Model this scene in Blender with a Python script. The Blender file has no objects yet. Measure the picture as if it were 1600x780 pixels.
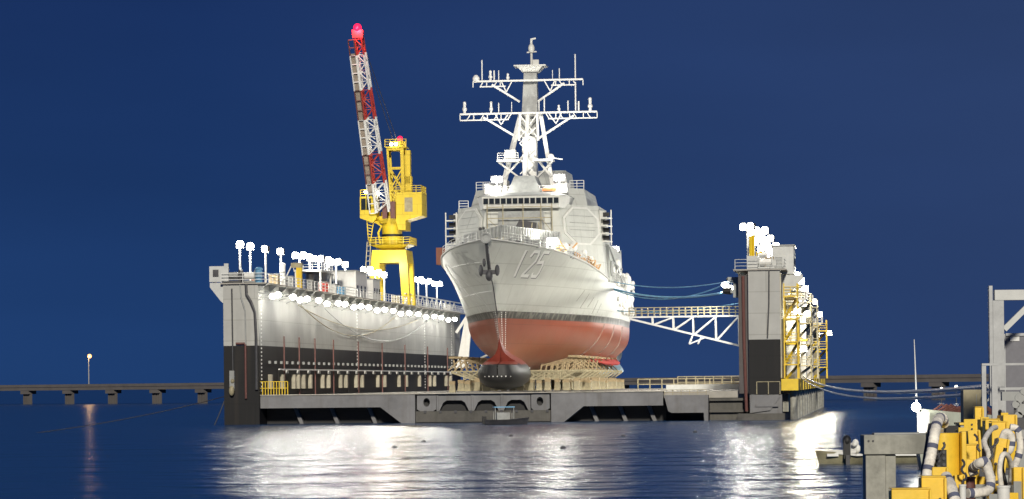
import bpy, math, random
from mathutils import Vector, Matrix
random.seed(7)
SC = bpy.context.scene
COL = SC.collection
R = math.radians
# ------------------------------------------------------------------ camera
CAMH = 4.5
cam_d = bpy.data.cameras.new('camera'); cam = bpy.data.objects.new('camera', cam_d); COL.objects.link(cam)
cam_d.sensor_width = 36; cam_d.lens = 36*4800/1600
cam_d.shift_y = 208/1600
ROLL = 0.6
cam.matrix_world = Matrix.Translation((0, 0, CAMH)) @ Matrix.Rotation(R(90), 4, 'X') @ Matrix.Rotation(R(-ROLL), 4, 'Z')
cam_d.clip_start = 1; cam_d.clip_end = 60000
SC.camera = cam
# ------------------------------------------------------------------ world and light
SUN_EL, SUN_ROT = -4.2, 200.0
w = bpy.data.worlds.new('World'); SC.world = w; w.use_nodes = True
nt = w.node_tree; nt.nodes.clear()
sky = nt.nodes.new('ShaderNodeTexSky'); sky.sky_type = 'NISHITA'; sky.sun_disc = False
sky.sun_elevation = R(SUN_EL); sky.sun_rotation = R(SUN_ROT); sky.air_density = 1.0; sky.dust_density = 0.3; sky.ozone_density = 3.0
bgn = nt.nodes.new('ShaderNodeBackground'); bgn.inputs[1].default_value = 0.15
tcn = nt.nodes.new('ShaderNodeTexCoord'); sepn = nt.nodes.new('ShaderNodeSeparateXYZ')
rmp = nt.nodes.new('ShaderNodeValToRGB')
el = rmp.color_ramp.elements
el[0].position = 0.0; el[0].color = (0.10, 0.36, 1.2, 1)
el[1].position = 0.13; el[1].color = (0.07, 0.215, 0.82, 1)
e = el.new(0.5); e.color = (0.06, 0.16, 0.60, 1)
azr = nt.nodes.new('ShaderNodeMapRange'); azr.inputs[1].default_value = -0.10; azr.inputs[2].default_value = 0.17; azr.inputs[4].default_value = 0.85
azm = nt.nodes.new('ShaderNodeMix'); azm.data_type = 'RGBA'; azm.inputs[7].default_value = (0.19, 0.38, 1.05, 1)
nz = nt.nodes.new('ShaderNodeTexNoise'); nz.inputs['Scale'].default_value = 3.2; nz.inputs['Detail'].default_value = 4
mapn = nt.nodes.new('ShaderNodeMapping'); mapn.inputs['Scale'].default_value = (1, 1, 4)
nmr = nt.nodes.new('ShaderNodeMapRange'); nmr.inputs[3].default_value = 0.72; nmr.inputs[4].default_value = 1.28
skm = nt.nodes.new('ShaderNodeVectorMath'); skm.operation = 'SCALE'
skx = nt.nodes.new('ShaderNodeMix'); skx.data_type = 'RGBA'; skx.inputs[0].default_value = 0.92
L_ = nt.links.new
L_(tcn.outputs['Generated'], sepn.inputs[0]); L_(sepn.outputs[2], rmp.inputs[0])
L_(tcn.outputs['Generated'], mapn.inputs[0]); L_(mapn.outputs[0], nz.inputs['Vector']); L_(nz.outputs[0], nmr.inputs[0])
L_(sepn.outputs[0], azr.inputs[0]); L_(azr.outputs[0], azm.inputs[0]); L_(rmp.outputs[0], azm.inputs[6]); L_(azm.outputs[2], skm.inputs[0]); L_(nmr.outputs[0], skm.inputs['Scale'])
L_(sky.outputs[0], skx.inputs[6]); L_(skm.outputs[0], skx.inputs[7]); L_(skx.outputs[2], bgn.inputs[0])
out = nt.nodes.new('ShaderNodeOutputWorld'); L_(bgn.outputs[0], out.inputs[0])
shore_fill_d = bpy.data.lights.new('shore_fill_sun', 'SUN'); shore_fill_d.energy = 3.4; shore_fill_d.angle = R(4); shore_fill_d.color = (1.0, 0.93, 0.80)  # added sun lamp, standing in for unseen shore floodlights
shore_fill_sun = bpy.data.objects.new('shore_fill_sun', shore_fill_d); COL.objects.link(shore_fill_sun)
shore_fill_sun.rotation_euler = (R(68), 0, R(3)); shore_fill_sun.location = (60, -80, 80)
SC.view_settings.view_transform = 'Standard'; SC.view_settings.look = 'None'
SC.view_settings.exposure = 0.0; SC.view_settings.gamma = 1.0; SC.view_settings.use_curve_mapping = False
SC.cycles.max_bounces = 5; SC.cycles.diffuse_bounces = 2; SC.cycles.glossy_bounces = 3
SC.cycles.sample_clamp_indirect = 4.0; SC.cycles.caustics_reflective = False; SC.cycles.caustics_refractive = False
SC.cycles.use_light_tree = True

# ------------------------------------------------------------------ materials
def mat(name, col, rough=0.5, metal=0.0, var=0.18, scale=0.6, streak=0.0, scol=(0.08, 0.05, 0.03), bump=0.0, spec=0.5, emit=None, es=0.0, plates=None):
    m = bpy.data.materials.new(name); m.use_nodes = True
    n = m.node_tree.nodes; l = m.node_tree.links.new; p = n['Principled BSDF']
    p.inputs['Roughness'].default_value = rough; p.inputs['Metallic'].default_value = metal
    p.inputs['Specular IOR Level'].default_value = spec
    if emit:
        p.inputs['Emission Color'].default_value = (*emit, 1); p.inputs['Emission Strength'].default_value = es
        p.inputs['Base Color'].default_value = (*col, 1); return m
    tc = n.new('ShaderNodeTexCoord')
    a = n.new('ShaderNodeTexNoise'); a.inputs['Scale'].default_value = scale; a.inputs['Detail'].default_value = 6; a.inputs['Roughness'].default_value = 0.65
    l(tc.outputs['Object'], a.inputs['Vector'])
    mr = n.new('ShaderNodeMapRange'); mr.inputs[1].default_value = 0.3; mr.inputs[2].default_value = 0.7
    mr.inputs[3].default_value = 1-var; mr.inputs[4].default_value = 1+var; l(a.outputs[0], mr.inputs[0])
    sc = n.new('ShaderNodeVectorMath'); sc.operation = 'SCALE'; l(mr.outputs[0], sc.inputs['Scale'])
    if callable(col): l(col(n, l, tc), sc.inputs[0])
    else: sc.inputs[0].default_value = col
    last = sc.outputs[0]
    if streak > 0:
        mp = n.new('ShaderNodeMapping'); mp.inputs['Scale'].default_value = (1.1, 1.1, 0.06); l(tc.outputs['Object'], mp.inputs[0])
        b = n.new('ShaderNodeTexNoise'); b.inputs['Scale'].default_value = 1.0; b.inputs['Detail'].default_value = 5; l(mp.outputs[0], b.inputs['Vector'])
        m2 = n.new('ShaderNodeMapRange'); m2.inputs[1].default_value = 0.52; m2.inputs[2].default_value = 0.78; m2.inputs[4].default_value = streak; l(b.outputs[0], m2.inputs[0])
        mx = n.new('ShaderNodeMix'); mx.data_type = 'RGBA'; mx.inputs[7].default_value = (*scol, 1)
        l(m2.outputs[0], mx.inputs[0]); l(last, mx.inputs[6]); last = mx.outputs[2]
    if plates:
        wv = n.new('ShaderNodeTexBrick'); wv.inputs['Scale'].default_value = 1.0
        wv.inputs['Color1'].default_value = (1, 1, 1, 1); wv.inputs['Color2'].default_value = (.93, .93, .93, 1); wv.inputs['Mortar'].default_value = (.74, .74, .72, 1)
        wv.inputs['Mortar Size'].default_value = 0.045; wv.inputs['Brick Width'].default_value = plates[0]; wv.inputs['Row Height'].default_value = plates[1]
        sp = n.new('ShaderNodeSeparateXYZ'); cb = n.new('ShaderNodeCombineXYZ'); ad = n.new('ShaderNodeMath'); ad.operation = 'ADD'
        l(tc.outputs['Object'], sp.inputs[0]); l(sp.outputs[0], ad.inputs[0]); l(sp.outputs[1], ad.inputs[1]); l(ad.outputs[0], cb.inputs[0]); l(sp.outputs[2], cb.inputs[1])
        l(cb.outputs[0], wv.inputs['Vector'])
        mm = n.new('ShaderNodeMix'); mm.data_type = 'RGBA'; mm.blend_type = 'MULTIPLY'; mm.inputs[0].default_value = 1
        l(last, mm.inputs[6]); l(wv.outputs[0], mm.inputs[7]); last = mm.outputs[2]
    l(last, p.inputs['Base Color'])
    if bump:
        bn = n.new('ShaderNodeBump'); bn.inputs['Strength'].default_value = bump; bn.inputs['Distance'].default_value = 0.05
        l(a.outputs[0], bn.inputs['Height']); l(bn.outputs[0], p.inputs['Normal'])
    return m

def zbands(bands, noise=0.0):
    """paint bands by height on the thing itself: [(z_top, colour), ...]"""
    def f(n, l, tc):
        sp = n.new('ShaderNodeSeparateXYZ'); l(tc.outputs['Object'], sp.inputs[0]); z = sp.outputs[2]
        if noise:
            nn = n.new('ShaderNodeTexNoise'); nn.inputs['Scale'].default_value = 0.8; l(tc.outputs['Object'], nn.inputs['Vector'])
            ma = n.new('ShaderNodeMath'); ma.operation = 'MULTIPLY_ADD'; ma.inputs[1].default_value = noise; l(nn.outputs[0], ma.inputs[0]); l(z, ma.inputs[2]); z = ma.outputs[0]
        cur = None
        for i, (zt, c) in enumerate(bands):
            if cur is None: cur = c; pz = zt; continue
            lt = n.new('ShaderNodeMath'); lt.operation = 'GREATER_THAN'; lt.inputs[1].default_value = pz; l(z, lt.inputs[0])
            mx = n.new('ShaderNodeMix'); mx.data_type = 'RGBA'; l(lt.outputs[0], mx.inputs[0])
            if isinstance(cur, tuple): mx.inputs[6].default_value = (*cur, 1)
            else: l(cur, mx.inputs[6])
            mx.inputs[7].default_value = (*c, 1); cur = mx.outputs[2]; pz = zt
        return cur
    return f

M = {}
M['wall'] = mat('wall_paint', zbands([(9.05, (0.011, 0.011, 0.012)), (99, (0.42, 0.42, 0.395))]), 0.62, var=0.09, scale=0.35, streak=0.14, scol=(0.13, 0.10, 0.07), spec=0.25, plates=(7.3, 2.4))
M['pontoon'] = mat('pontoon_steel', (0.17, 0.17, 0.175), 0.6, var=0.25, scale=0.4, streak=0.5, scol=(0.07, 0.055, 0.035))
M['pont_low'] = mat('pontoon_weathered', (0.085, 0.08, 0.07), 0.7, var=0.35, scale=0.5, streak=0.6, scol=(0.04, 0.045, 0.03))
M['deck'] = mat('deck_steel', (0.34, 0.32, 0.28), 0.7, var=0.25, scale=0.3)
M['black'] = mat('black_paint', (0.008, 0.008, 0.009), 0.6, var=0.3)
M['dark'] = mat('dark_steel', (0.05, 0.05, 0.055), 0.55, var=0.3, scale=2)
M['steel'] = mat('grey_steel', (0.30, 0.31, 0.30), 0.45, var=0.2, scale=1.5, streak=0.25)
M['lgrey'] = mat('light_grey_paint', (0.52, 0.53, 0.51), 0.45, var=0.12, scale=1.2, streak=0.2, scol=(0.25, 0.2, 0.14))
M['white'] = mat('white_paint', (0.72, 0.72, 0.69), 0.4, var=0.08, scale=2, streak=0.15, scol=(0.35, 0.26, 0.17))
M['yellow'] = mat('yellow_paint', (0.75, 0.52, 0.02), 0.42, var=0.14, scale=1.0, streak=0.25, scol=(0.35, 0.20, 0.03))
M['redp'] = mat('red_paint', (0.42, 0.045, 0.03), 0.45, var=0.2, scale=2, streak=0.2)
M['pipered'] = mat('dull_red_pipe', (0.13, 0.05, 0.042), 0.55, var=0.25, scale=2)
M['navy'] = mat('ship_haze_grey', (0.50, 0.51, 0.47), 0.42, var=0.07, scale=0.8, streak=0.16, scol=(0.22, 0.20, 0.16), plates=(3.1, 2.2))
M['navy2'] = mat('ship_mast_grey', (0.60, 0.60, 0.56), 0.45, var=0.08, scale=1.5)
M['timber'] = mat('timber', (0.30, 0.23, 0.13), 0.75, var=0.35, scale=3)
M['cradle'] = mat('cradle_paint', (0.33, 0.29, 0.18), 0.6, var=0.3, scale=1.5, streak=0.3)
M['blue'] = mat('blue_paint', (0.12, 0.30, 0.48), 0.45, var=0.15)
M['orange'] = mat('orange_paint', (0.62, 0.16, 0.05), 0.5, var=0.25, scale=2)
M['concrete'] = mat('concrete', (0.33, 0.325, 0.28), 0.85, var=0.28, scale=2.2, streak=0.75, scol=(0.10, 0.10, 0.085), bump=0.5)
M['bridgec'] = mat('bridge_concrete', (0.105, 0.095, 0.09), 0.85, var=0.2, scale=0.2)
M['rope'] = mat('rope_fibre', (0.76, 0.72, 0.64), 0.85, var=0.35, scale=5, streak=.5, scol=(.12,.12,.15), bump=0.25)
M['bluerope'] = mat('blue_hawser', (0.20, 0.47, 0.72), 0.6, var=0.1)
M['glass'] = mat('dark_glass', (0.02, 0.025, 0.03), 0.12, var=0.0)
M['tarp'] = mat('white_sheet', (0.74, 0.74, 0.70), 0.6, var=0.08, scale=1.5, bump=0.4)
M['mesh'] = mat('grey_mesh_panel', (0.17, 0.17, 0.19), 0.7, var=0.1, scale=6)
M['bulb'] = mat('lamp_glow', (1, 1, 1), emit=(1.0, 0.97, 0.86), es=48)
M['bulbr'] = mat('red_beacon_glow', (1, 0, 0), emit=(1.0, 0.012, 0.07), es=2.2)
M['bulbo'] = mat('amber_lamp_glow', (1, .5, .2), emit=(1.0, 0.45, 0.14), es=1.7)
M['bulbd'] = mat('small_lamp_glow', (1, 1, 1), emit=(1.0, 0.94, 0.78), es=8)

# ------------------------------------------------------------------ mesh builder
class MB:
    def __init__(s): s.v = []; s.f = []; s.smooth = False
    def add(s, vs, fs):
        o = len(s.v); s.v += [tuple(x) for x in vs]; s.f += [tuple(i+o for i in f) for f in fs]; return s
    def box(s, x0, x1, y0, y1, z0, z1):
        return s.add([(x0,y0,z0),(x1,y0,z0),(x1,y1,z0),(x0,y1,z0),(x0,y0,z1),(x1,y0,z1),(x1,y1,z1),(x0,y1,z1)],
                     [(0,3,2,1),(4,5,6,7),(0,1,5,4),(1,2,6,5),(2,3,7,6),(3,0,4,7)])
    def frustum(s, b, t, z0, z1):      # b,t = (x0,x1,y0,y1)
        return s.add([(b[0],b[2],z0),(b[1],b[2],z0),(b[1],b[3],z0),(b[0],b[3],z0),(t[0],t[2],z1),(t[1],t[2],z1),(t[1],t[3],z1),(t[0],t[3],z1)],
                     [(0,3,2,1),(4,5,6,7),(0,1,5,4),(1,2,6,5),(2,3,7,6),(3,0,4,7)])
    def bar(s, a, b, w, h=None):       # rectangular bar between points
        a = Vector(a); b = Vector(b); h = h or w; d = (b-a)
        if d.length < 1e-6: return s
        d.normalize(); up = Vector((0,0,1)) if abs(d.z) < 0.95 else Vector((0,1,0))
        x = d.cross(up).normalized(); y = x.cross(d)
        vs = [p + x*sx*w/2 + y*sy*h/2 for p in (a, b) for sx, sy in ((-1,-1),(1,-1),(1,1),(-1,1))]
        return s.add(vs, [(0,3,2,1),(4,5,6,7),(0,1,5,4),(1,2,6,5),(2,3,7,6),(3,0,4,7)])
    def tube(s, pts, r, n=8, r1=None):
        pts = [Vector(p) for p in pts]; rings = []; k = len(pts)
        prev = None
        for i, p in enumerate(pts):
            d = (pts[min(i+1,k-1)] - pts[max(i-1,0)]).normalized()
            if prev is None:
                up = Vector((0,0,1)) if abs(d.z) < 0.9 else Vector((0,1,0)); x = d.cross(up).normalized()
            else: x = (prev - d*prev.dot(d)).normalized()
            prev = x; y = d.cross(x); rr = r if r1 is None else r + (r1-r)*i/(k-1)
            rings.append([p + (x*math.cos(t*2*math.pi/n) + y*math.sin(t*2*math.pi/n))*rr for t in range(n)])
        vs = [q for g in rings for q in g]
        fs = [(i*n+j, i*n+(j+1)%n, (i+1)*n+(j+1)%n, (i+1)*n+j) for i in range(k-1) for j in range(n)]
        fs += [tuple(range(n-1,-1,-1)), tuple((k-1)*n+j for j in range(n))]
        s.add(vs, fs); s.smooth = True; return s
    def prism(s, poly, ax, a, b):      # polygon (2D) extruded along axis ax between a and b
        def P(p, t): return {'x': (t, p[0], p[1]), 'y': (p[0], t, p[1]), 'z': (p[0], p[1], t)}[ax]
        n = len(poly); vs = [P(p, a) for p in poly] + [P(p, b) for p in poly]
        return s.add(vs, [tuple(range(n-1,-1,-1)), tuple(range(n,2*n))] + [(i,(i+1)%n,n+(i+1)%n,n+i) for i in range(n)])
    def ball(s, c, r, nu=10, nv=7, sc=(1,1,1)):
        vs = [(c[0]+r*sc[0]*math.sin(math.pi*j/nv)*math.cos(2*math.pi*i/nu), c[1]+r*sc[1]*math.sin(math.pi*j/nv)*math.sin(2*math.pi*i/nu), c[2]+r*sc[2]*math.cos(math.pi*j/nv)) for j in range(nv+1) for i in range(nu)]
        s.add(vs, [(j*nu+i, j*nu+(i+1)%nu, (j+1)*nu+(i+1)%nu, (j+1)*nu+i) for j in range(nv) for i in range(nu)]); s.smooth = True; return s
    def rail(s, pts, h=1.1, step=2.0, r=0.05, rows=3):
        for a, b in zip(pts[:-1], pts[1:]):
            a = Vector(a); b = Vector(b); n = max(1, round((b-a).length/step))
            for i in range(n+1):
                p = a.lerp(b, i/n); s.bar(p, p+Vector((0,0,h)), r*1.3)
            for k in range(rows):
                z = Vector((0,0,h*(k+1)/rows)); s.bar(a+z, b+z, r)
        return s
    def build(s, name, m, parent=None, loc=None, bevel=0, **kw):
        me = bpy.data.meshes.new(name); me.from_pydata(s.v, [], s.f); me.validate(clean_customdata=False); me.update()
        ms = m if isinstance(m, list) else [m]
        for q in ms: me.materials.append(M[q] if isinstance(q, str) else q)
        import bmesh
        bm = bmesh.new(); bm.from_mesh(me); bmesh.ops.recalc_face_normals(bm, faces=bm.faces); bm.to_mesh(me); bm.free()
        if s.smooth: me.shade_smooth(); 
        if s.smooth: me.set_sharp_from_angle(angle=R(40))
        o = bpy.data.objects.new(name, me); COL.objects.link(o)
        if parent: o.parent = parent
        if loc is not None: o.location = loc
        if bevel:
            b = o.modifiers.new('bevel', 'BEVEL'); b.width = bevel; b.segments = 2; b.limit_method = 'ANGLE'
        for k, v in kw.items(): o[k] = v
        return o

def parts(name, m, parent, shapes, **kw):      # each countable piece its own part
    for fn in shapes:
        mb = MB(); fn(mb); mb.build(name, m, parent, **kw)
TH = math.atan(580/4800); CS, SN = math.cos(TH), math.sin(TH)
ORG = Vector((-33.0, 352.0, 0))
def D(v, u, h=0): return Vector((ORG.x + v*CS + u*SN, ORG.y - v*SN + u*CS, h))
def thing(name, label, cat, loc, rz=-TH, group=None):
    o = bpy.data.objects.new(name, None); COL.objects.link(o); o.empty_display_size = 0.5
    o.location = loc; o.rotation_euler = (0, 0, rz); o['label'] = label; o['category'] = cat
    if group: o['group'] = group
    return o
def dthing(name, label, cat, v, u, h, group=None, rz=0): return thing(name, label, cat, D(v, u, h), -TH+rz, group)
def light(parent, loc, power, col=(1, .96, .86), r=0.3, kind='POINT', aim=None, size=120):
    d = bpy.data.lights.new('lamp_light', kind); d.energy = power; d.color = col; d.shadow_soft_size = r
    o = bpy.data.objects.new('lamp_light', d); COL.objects.link(o); o.parent = parent; o.location = loc
    if kind == 'SPOT':
        d.spot_size = R(size); d.spot_blend = 0.8
        o.rotation_euler = Vector(aim).to_track_quat('-Z', 'Y').to_euler()
    return o
def dup(root, loc, rz=None):
    r = root.copy(); COL.objects.link(r); r.location = loc
    if rz is not None: r.rotation_euler = (0, 0, rz)
    for ch in list(root.children):
        c = ch.copy(); COL.objects.link(c); c.parent = r
        for g in ch.children:
            q = g.copy(); COL.objects.link(q); q.parent = c
    return r
HOR = lambda px: 598 - (px-800)*math.tan(R(ROLL))
def PX(px, py, Y):
    dx = px-800; dy = 598-py; c = math.cos(R(ROLL)); s_ = math.sin(R(ROLL))
    return Vector(((dx*c + dy*s_)/4800*Y, Y, CAMH + (dy*c - dx*s_)/4800*Y))
ORD = ['first','second','third','fourth','fifth','sixth','seventh','eighth','ninth','tenth','eleventh','twelfth','thirteenth','fourteenth','fifteenth','sixteenth','seventeenth','eighteenth','nineteenth','twentieth','twenty-first','twenty-second','twenty-third','twenty-fourth','twenty-fifth','twenty-sixth']

# ------------------------------------------------------------------ water
wm = bpy.data.materials.new('harbour_water'); wm.use_nodes = True
n = wm.node_tree.nodes; l = wm.node_tree.links.new; p = n['Principled BSDF']
p.inputs['Base Color'].default_value = (0.014, 0.062, 0.17, 1); p.inputs['Roughness'].default_value = 0.20; p.inputs['IOR'].default_value = 1.33
tc = n.new('ShaderNodeTexCoord')
def wnoise(sc, strech, det):
    mp = n.new('ShaderNodeMapping'); mp.inputs['Scale'].default_value = (sc*strech, sc, sc); l(tc.outputs['Object'], mp.inputs[0])
    t = n.new('ShaderNodeTexNoise'); t.inputs['Scale'].default_value = 1; t.inputs['Detail'].default_value = det; l(mp.outputs[0], t.inputs['Vector']); return t.outputs[0]
a1 = wnoise(1.3, 0.8, 2); a2 = wnoise(0.42, 0.9, 2); a3 = wnoise(0.13, 0.7, 2)
bm1 = n.new('ShaderNodeBump'); bm1.inputs['Distance'].default_value = 0.045; bm1.inputs['Strength'].default_value = 1.0; l(a1, bm1.inputs['Height'])
bm2 = n.new('ShaderNodeBump'); bm2.inputs['Distance'].default_value = 0.34; bm2.inputs['Strength'].default_value = 1.0; l(a2, bm2.inputs['Height']); l(bm1.outputs[0], bm2.inputs['Normal'])
bm3 = n.new('ShaderNodeBump'); bm3.inputs['Distance'].default_value = 0.95; bm3.inputs['Strength'].default_value = 1.0; l(a3, bm3.inputs['Height']); l(bm2.outputs[0], bm3.inputs['Normal'])
l(bm3.outputs[0], p.inputs['Normal'])
o = MB().add([(-20000,-500,0),(20000,-500,0),(20000,40000,0),(-20000,40000,0)], [(0,1,2,3)]).build('water', wm); o['kind'] = 'structure'

# ------------------------------------------------------------------ dry dock
LD = 169.0; W = 63.6; TL = 4.1; TR = 4.7; HD = 3.3; HTL = 16.1; HTR = 16.8
dock = dthing('floating_dry_dock', 'long steel floating dry dock with grey over black wing walls, carrying the warship', 'dry dock', 0, 0, 0)
def wing(v0, v1, ht, inner):
    mb = MB(); N = 22
    mb.box(v0, v1, 0, LD, -1, ht)
    return mb
wing(0, TL, HTL, 1).build('wing_wall', 'wall', dock, label='long grey and black wing wall on the left of the dock')
wr = MB().box(W-TR+1.15, W, 0, LD, HD-.4, HTR).build('wing_wall', 'wall', dock, label='end-on grey and black wing wall on the right of the dock')
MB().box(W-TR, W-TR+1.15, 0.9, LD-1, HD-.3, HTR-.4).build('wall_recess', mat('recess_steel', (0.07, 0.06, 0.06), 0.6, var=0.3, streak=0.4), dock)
# deck edge strips on wings (walkway lips)
MB().box(-.25, TL+.9, -.35, LD, HTL+.003, HTL+.16).build('walkway', 'deck', dock)
MB().box(W-TR-.5, W+.7, -.25, LD, HTR+.003, HTR+.16).build('walkway', 'deck', dock)
rl = MB(); rl.rail([(-.15, -.2, HTL+.16), (TL+.8, -.2, HTL+.16), (TL+.8, LD-1, HTL+.16)], 1.1, 2.4, 0.06)
rl.build('railing', 'white', dock)
rl = MB(); rl.rail([(W-TR-.3, 0, HTR+.16), (W+.5, 0, HTR+.16), (W+.5, 40, HTR+.16)], 1.1, 1.4, 0.05); rl.build('railing', 'lgrey', dock)
# pontoon: upper slab, sloped apron with trapezoid recesses
MB().box(TL+.003, W-.8, 2.2, LD, 2.55, HD).build('pontoon_deck', 'deck', dock)
MB().box(TL, W-TR-6, 4.6, LD-2, -1, 2.54).build('pontoon_hull', 'pont_low', dock)
fx0 = TL-.9
M['lipm'] = mat('deck_lip_paint', (0.42, 0.40, 0.34), .6, var=.4, scale=.6)
M['cream'] = mat('lamplit_cream', (0.62, 0.57, 0.40), .55, var=.25, scale=.5, streak=.4, scol=(.3, .24, .14), plates=(4, 2.4))
MB().box(W+.003, W+.1, .35, LD-1, 4.7, HTR-.3).build('lamplit_cladding', 'cream', dock)  # added cladding, warm lamplight on the outer wall put into its cream
ap = MB()
ap.prism([(fx0, HD), (22.0, HD), (22.0, -.6), (21.2, -.6), (18.0, 1.85), (fx0+.75, 1.85)], 'y', 0.6, 2.19)
ap.build('apron', 'pontoon', dock); ap = MB()
ap.prism([(37.6, HD), (50.3, HD), (50.3, 1.75), (41.3, 1.75), (38.3, -.6), (37.6, -.6)], 'y', 0.6, 2.19)
ap.build('apron', 'pontoon', dock)
MB().box(fx0-.2, 50.4, .45, 2.2, HD+.003, HD+.10).build('deck_lip', 'lipm', dock)
# dark ribs in the recesses
parts('rib', 'pontoon', dock, [lambda b, x=x: b.prism([(x, 1.8), (x+.45, 1.8), (x+1.5, -.8), (x+1.05, -.8)], 'y', 3.4, 4.4) for x in (7.4, 11.6, 16.0, 41.6, 44.9, 48.2)])
parts('recess_plate', 'black', dock, [lambda b, x=x: b.box(x[0], x[1], 4.45, 4.58, -.8, 2.5) for x in ((TL, 21.3), (38, 50.4))])
# centre panel with slots and round holes
cp = MB()
def ring_panel(mb, x0, x1, z0, z1, cx, cz, rx, rz, y0, y1, n=20):
    outer = []; inner = []
    for i in range(n):
        t = 2*math.pi*i/n; c, s_ = math.cos(t), math.sin(t)
        k = min((((x1-cx) if c > 0 else (cx-x0))/abs(c)) if abs(c) > 1e-6 else 1e9, (((z1-cz) if s_ > 0 else (cz-z0))/abs(s_)) if abs(s_) > 1e-6 else 1e9)
        outer.append((cx+c*k, cz+s_*k)); inner.append((cx+c*rx, cz+s_*rz))
    for i in range(n):
        j = (i+1) % n
        q = [outer[i], outer[j], inner[j], inner[i]]
        mb.prism(q, 'y', y0, y1)
ring_panel(cp, 22.2, 24.4, 1.35, HD, 23.3, 2.35, .38, .5, .9, 2.1)
ring_panel(cp, 35.3, 37.4, 1.35, HD, 36.3, 2.35, .38, .5, .9, 2.1)
for x0, x1 in ((24.5, 28.4), (28.5, 31.8), (31.9, 35.2)):
    cp.box(x0, x1, 1.0, 2.1, 2.55, HD)
    cp.prism([(x0, 2.55), (x0, 1.35), (x0+.25, 1.35), (x0+.7, 2.3), (x0+1.1, 2.55)], 'y', 1.0, 2.1)
    cp.prism([(x1, 2.55), (x1, 1.35), (x1-.25, 1.35), (x1-.7, 2.3), (x1-1.1, 2.55)], 'y', 1.0, 2.1)
    cp.box(x0-.05, x0+.15, .85, 1.0, 1.35, HD)
cp.build('centre_panel', 'pontoon', dock)
MB().box(22.1, 37.5, 2.11, 3.4, -.6, HD-.8).build('centre_backing', 'black', dock)
MB().box(22.05, 37.5, .8, 2.1, .1, 1.34).build('centre_fender_beam', 'pont_low', dock)
MB().box(22.05, 37.5, .95, 2.1, -.9, .08).build('boot_plate', 'black', dock)
parts('bracket', 'dark', dock, [lambda b, i=i: b.box(23+i*1.75, 23.3+i*1.75, .68, .8, 1.12, 1.4) for i in range(9)])
# box and lower section right of the apron
MB().prism([(50.45, 2.9), (55.4, 2.9), (55.4, -.8), (55.0, -.8), (54.9, .9), (51.3, .9), (50.9, 1.1)], 'y', .2, 2.2).build('mooring_box', 'pontoon', dock)
MB().rail([(50.5, .3, 2.9), (55.2, .3, 2.9)], .6, .9, .05, 2).build('railing', 'cradle', dock)
MB().box(55.45, W-TR+1, 2.6, 4.59, -1, 2.5).box(55.45, W-TR+1, 2.0, 2.6, .9, 1.15).box(55.45, W-TR+1, 2.0, 2.6, 2.2, 2.5).box(50.4, W-TR+1, 4.6, 30, -1, 2.54).build('lower_section', 'pont_low', dock)
# curb beams bright deck edge strip on the right
MB().box(46.5, W-TR, 60, 62, HD+.003, HD+.7).build('deck_curb', 'lgrey', dock)
MB().rail([(41.0, LD-3, HD), (W-TR, LD-3, HD)], 1.9, 1.55, .14, 2).build('railing', 'cradle', dock)
MB().rail([(40.0, 95, HD), (W-TR, 95, HD)], 1.5, 1.75, .12, 2).build('railing', 'cradle', dock)
MB().rail([(TL-.9+.2, .6, HD+.1), (TL+3.2, .6, HD+.1)], 1.5, .32, .07, 2).build('railing', 'yellow', dock)
# outer hull platform under the right wing, on stubs
rp = MB(); rp.box(W-TR-.2, W+.4, -.6, LD, -.9, .75); rp.build('wing_foot', 'pont_low', dock)
rp = MB(); rp.box(W-TR+1.2, W+.1, .12, 8, .75, HD-.45); rp.prism([(W-TR+1.2, .8), (W-TR+3.5, 1.1), (W-TR+4.6, 2.6), (W-TR+1.4, 2.9)], 'y', -.15, .1)
rp.box(W-TR+1.8, W-.3, -.3, -.02, 1.5, 1.75)
rp.build('wing_skirt', 'pontoon', dock)
parts('sponson', 'concrete', dock, [lambda b, u=u: b.box(W+.1, W+.75, u, u+9, .9, 2.9) for u in range(3, 160, 12)])
parts('pile', 'concrete', dock, [lambda b, u=u: b.tube([(W+1.35, u, -1), (W+1.35, u, 3.5)], .42, 10) for u in range(2, 160, 12)])
parts('fender_block', 'yellow', dock, [lambda b, u=u: b.box(W+.05, W+1.95, u-1.2, u+7.5, 3.3, 4.6) for u in range(1, 160, 12)])
MB().rail([(W-TR+2, -.1, HD-.4), (W-.1, -.1, HD-.4)], 1.4, 1.1, .07, 1).build('stanchion', 'cradle', dock)
# inner wall fittings, left wing
parts('riser_pipe', 'pipered', dock, [lambda b, u=u: b.bar((TL+.2, u, HD), (TL+.2, u, 10.3), .15) for u in (14, 23.5, 34, 47, 66, 86, 107, 130, 152)])
MB().bar((TL+.35, 10, 6.35), (TL+.35, 166, 6.35), .16).build('service_pipe', 'white', dock)
parts('cleat', 'steel', dock, [lambda b, u=5.5+i*3.5: b.box(TL, TL+.25, u, u+.22+.12*(i%3==0), 6.9+.1*(i%4==1), 7.25+.08*(i%2)) for i in range(46)])
parts('valve', 'white', dock, [lambda b, u=16+i*7.0: b.box(TL, TL+.3, u-.15, u+.15, 5.9, 6.3) for i in range(22)])
M['fpad'] = mat('pale_fender', (0.38, 0.35, 0.27), .7, var=.3)
parts('fender_pad', 'fpad', dock, [lambda b, u=u: b.box(TL, TL+.45, u-.35, u+.35, 4.05, 5.75) for u in (5.5, 12.5, 19.8, 22.5, 26, 30.5, 39, 43.2, 52, 56, 64, 68.8, 82, 88, 101, 108, 121, 132, 137, 150, 155)])
parts('doorway', 'black', dock, [lambda b, u=u: b.box(TL-.02, TL+.06, u, u+1.2, HD+.1, 6.2) for u in (11, 58, 150)])
b = MB()
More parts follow.
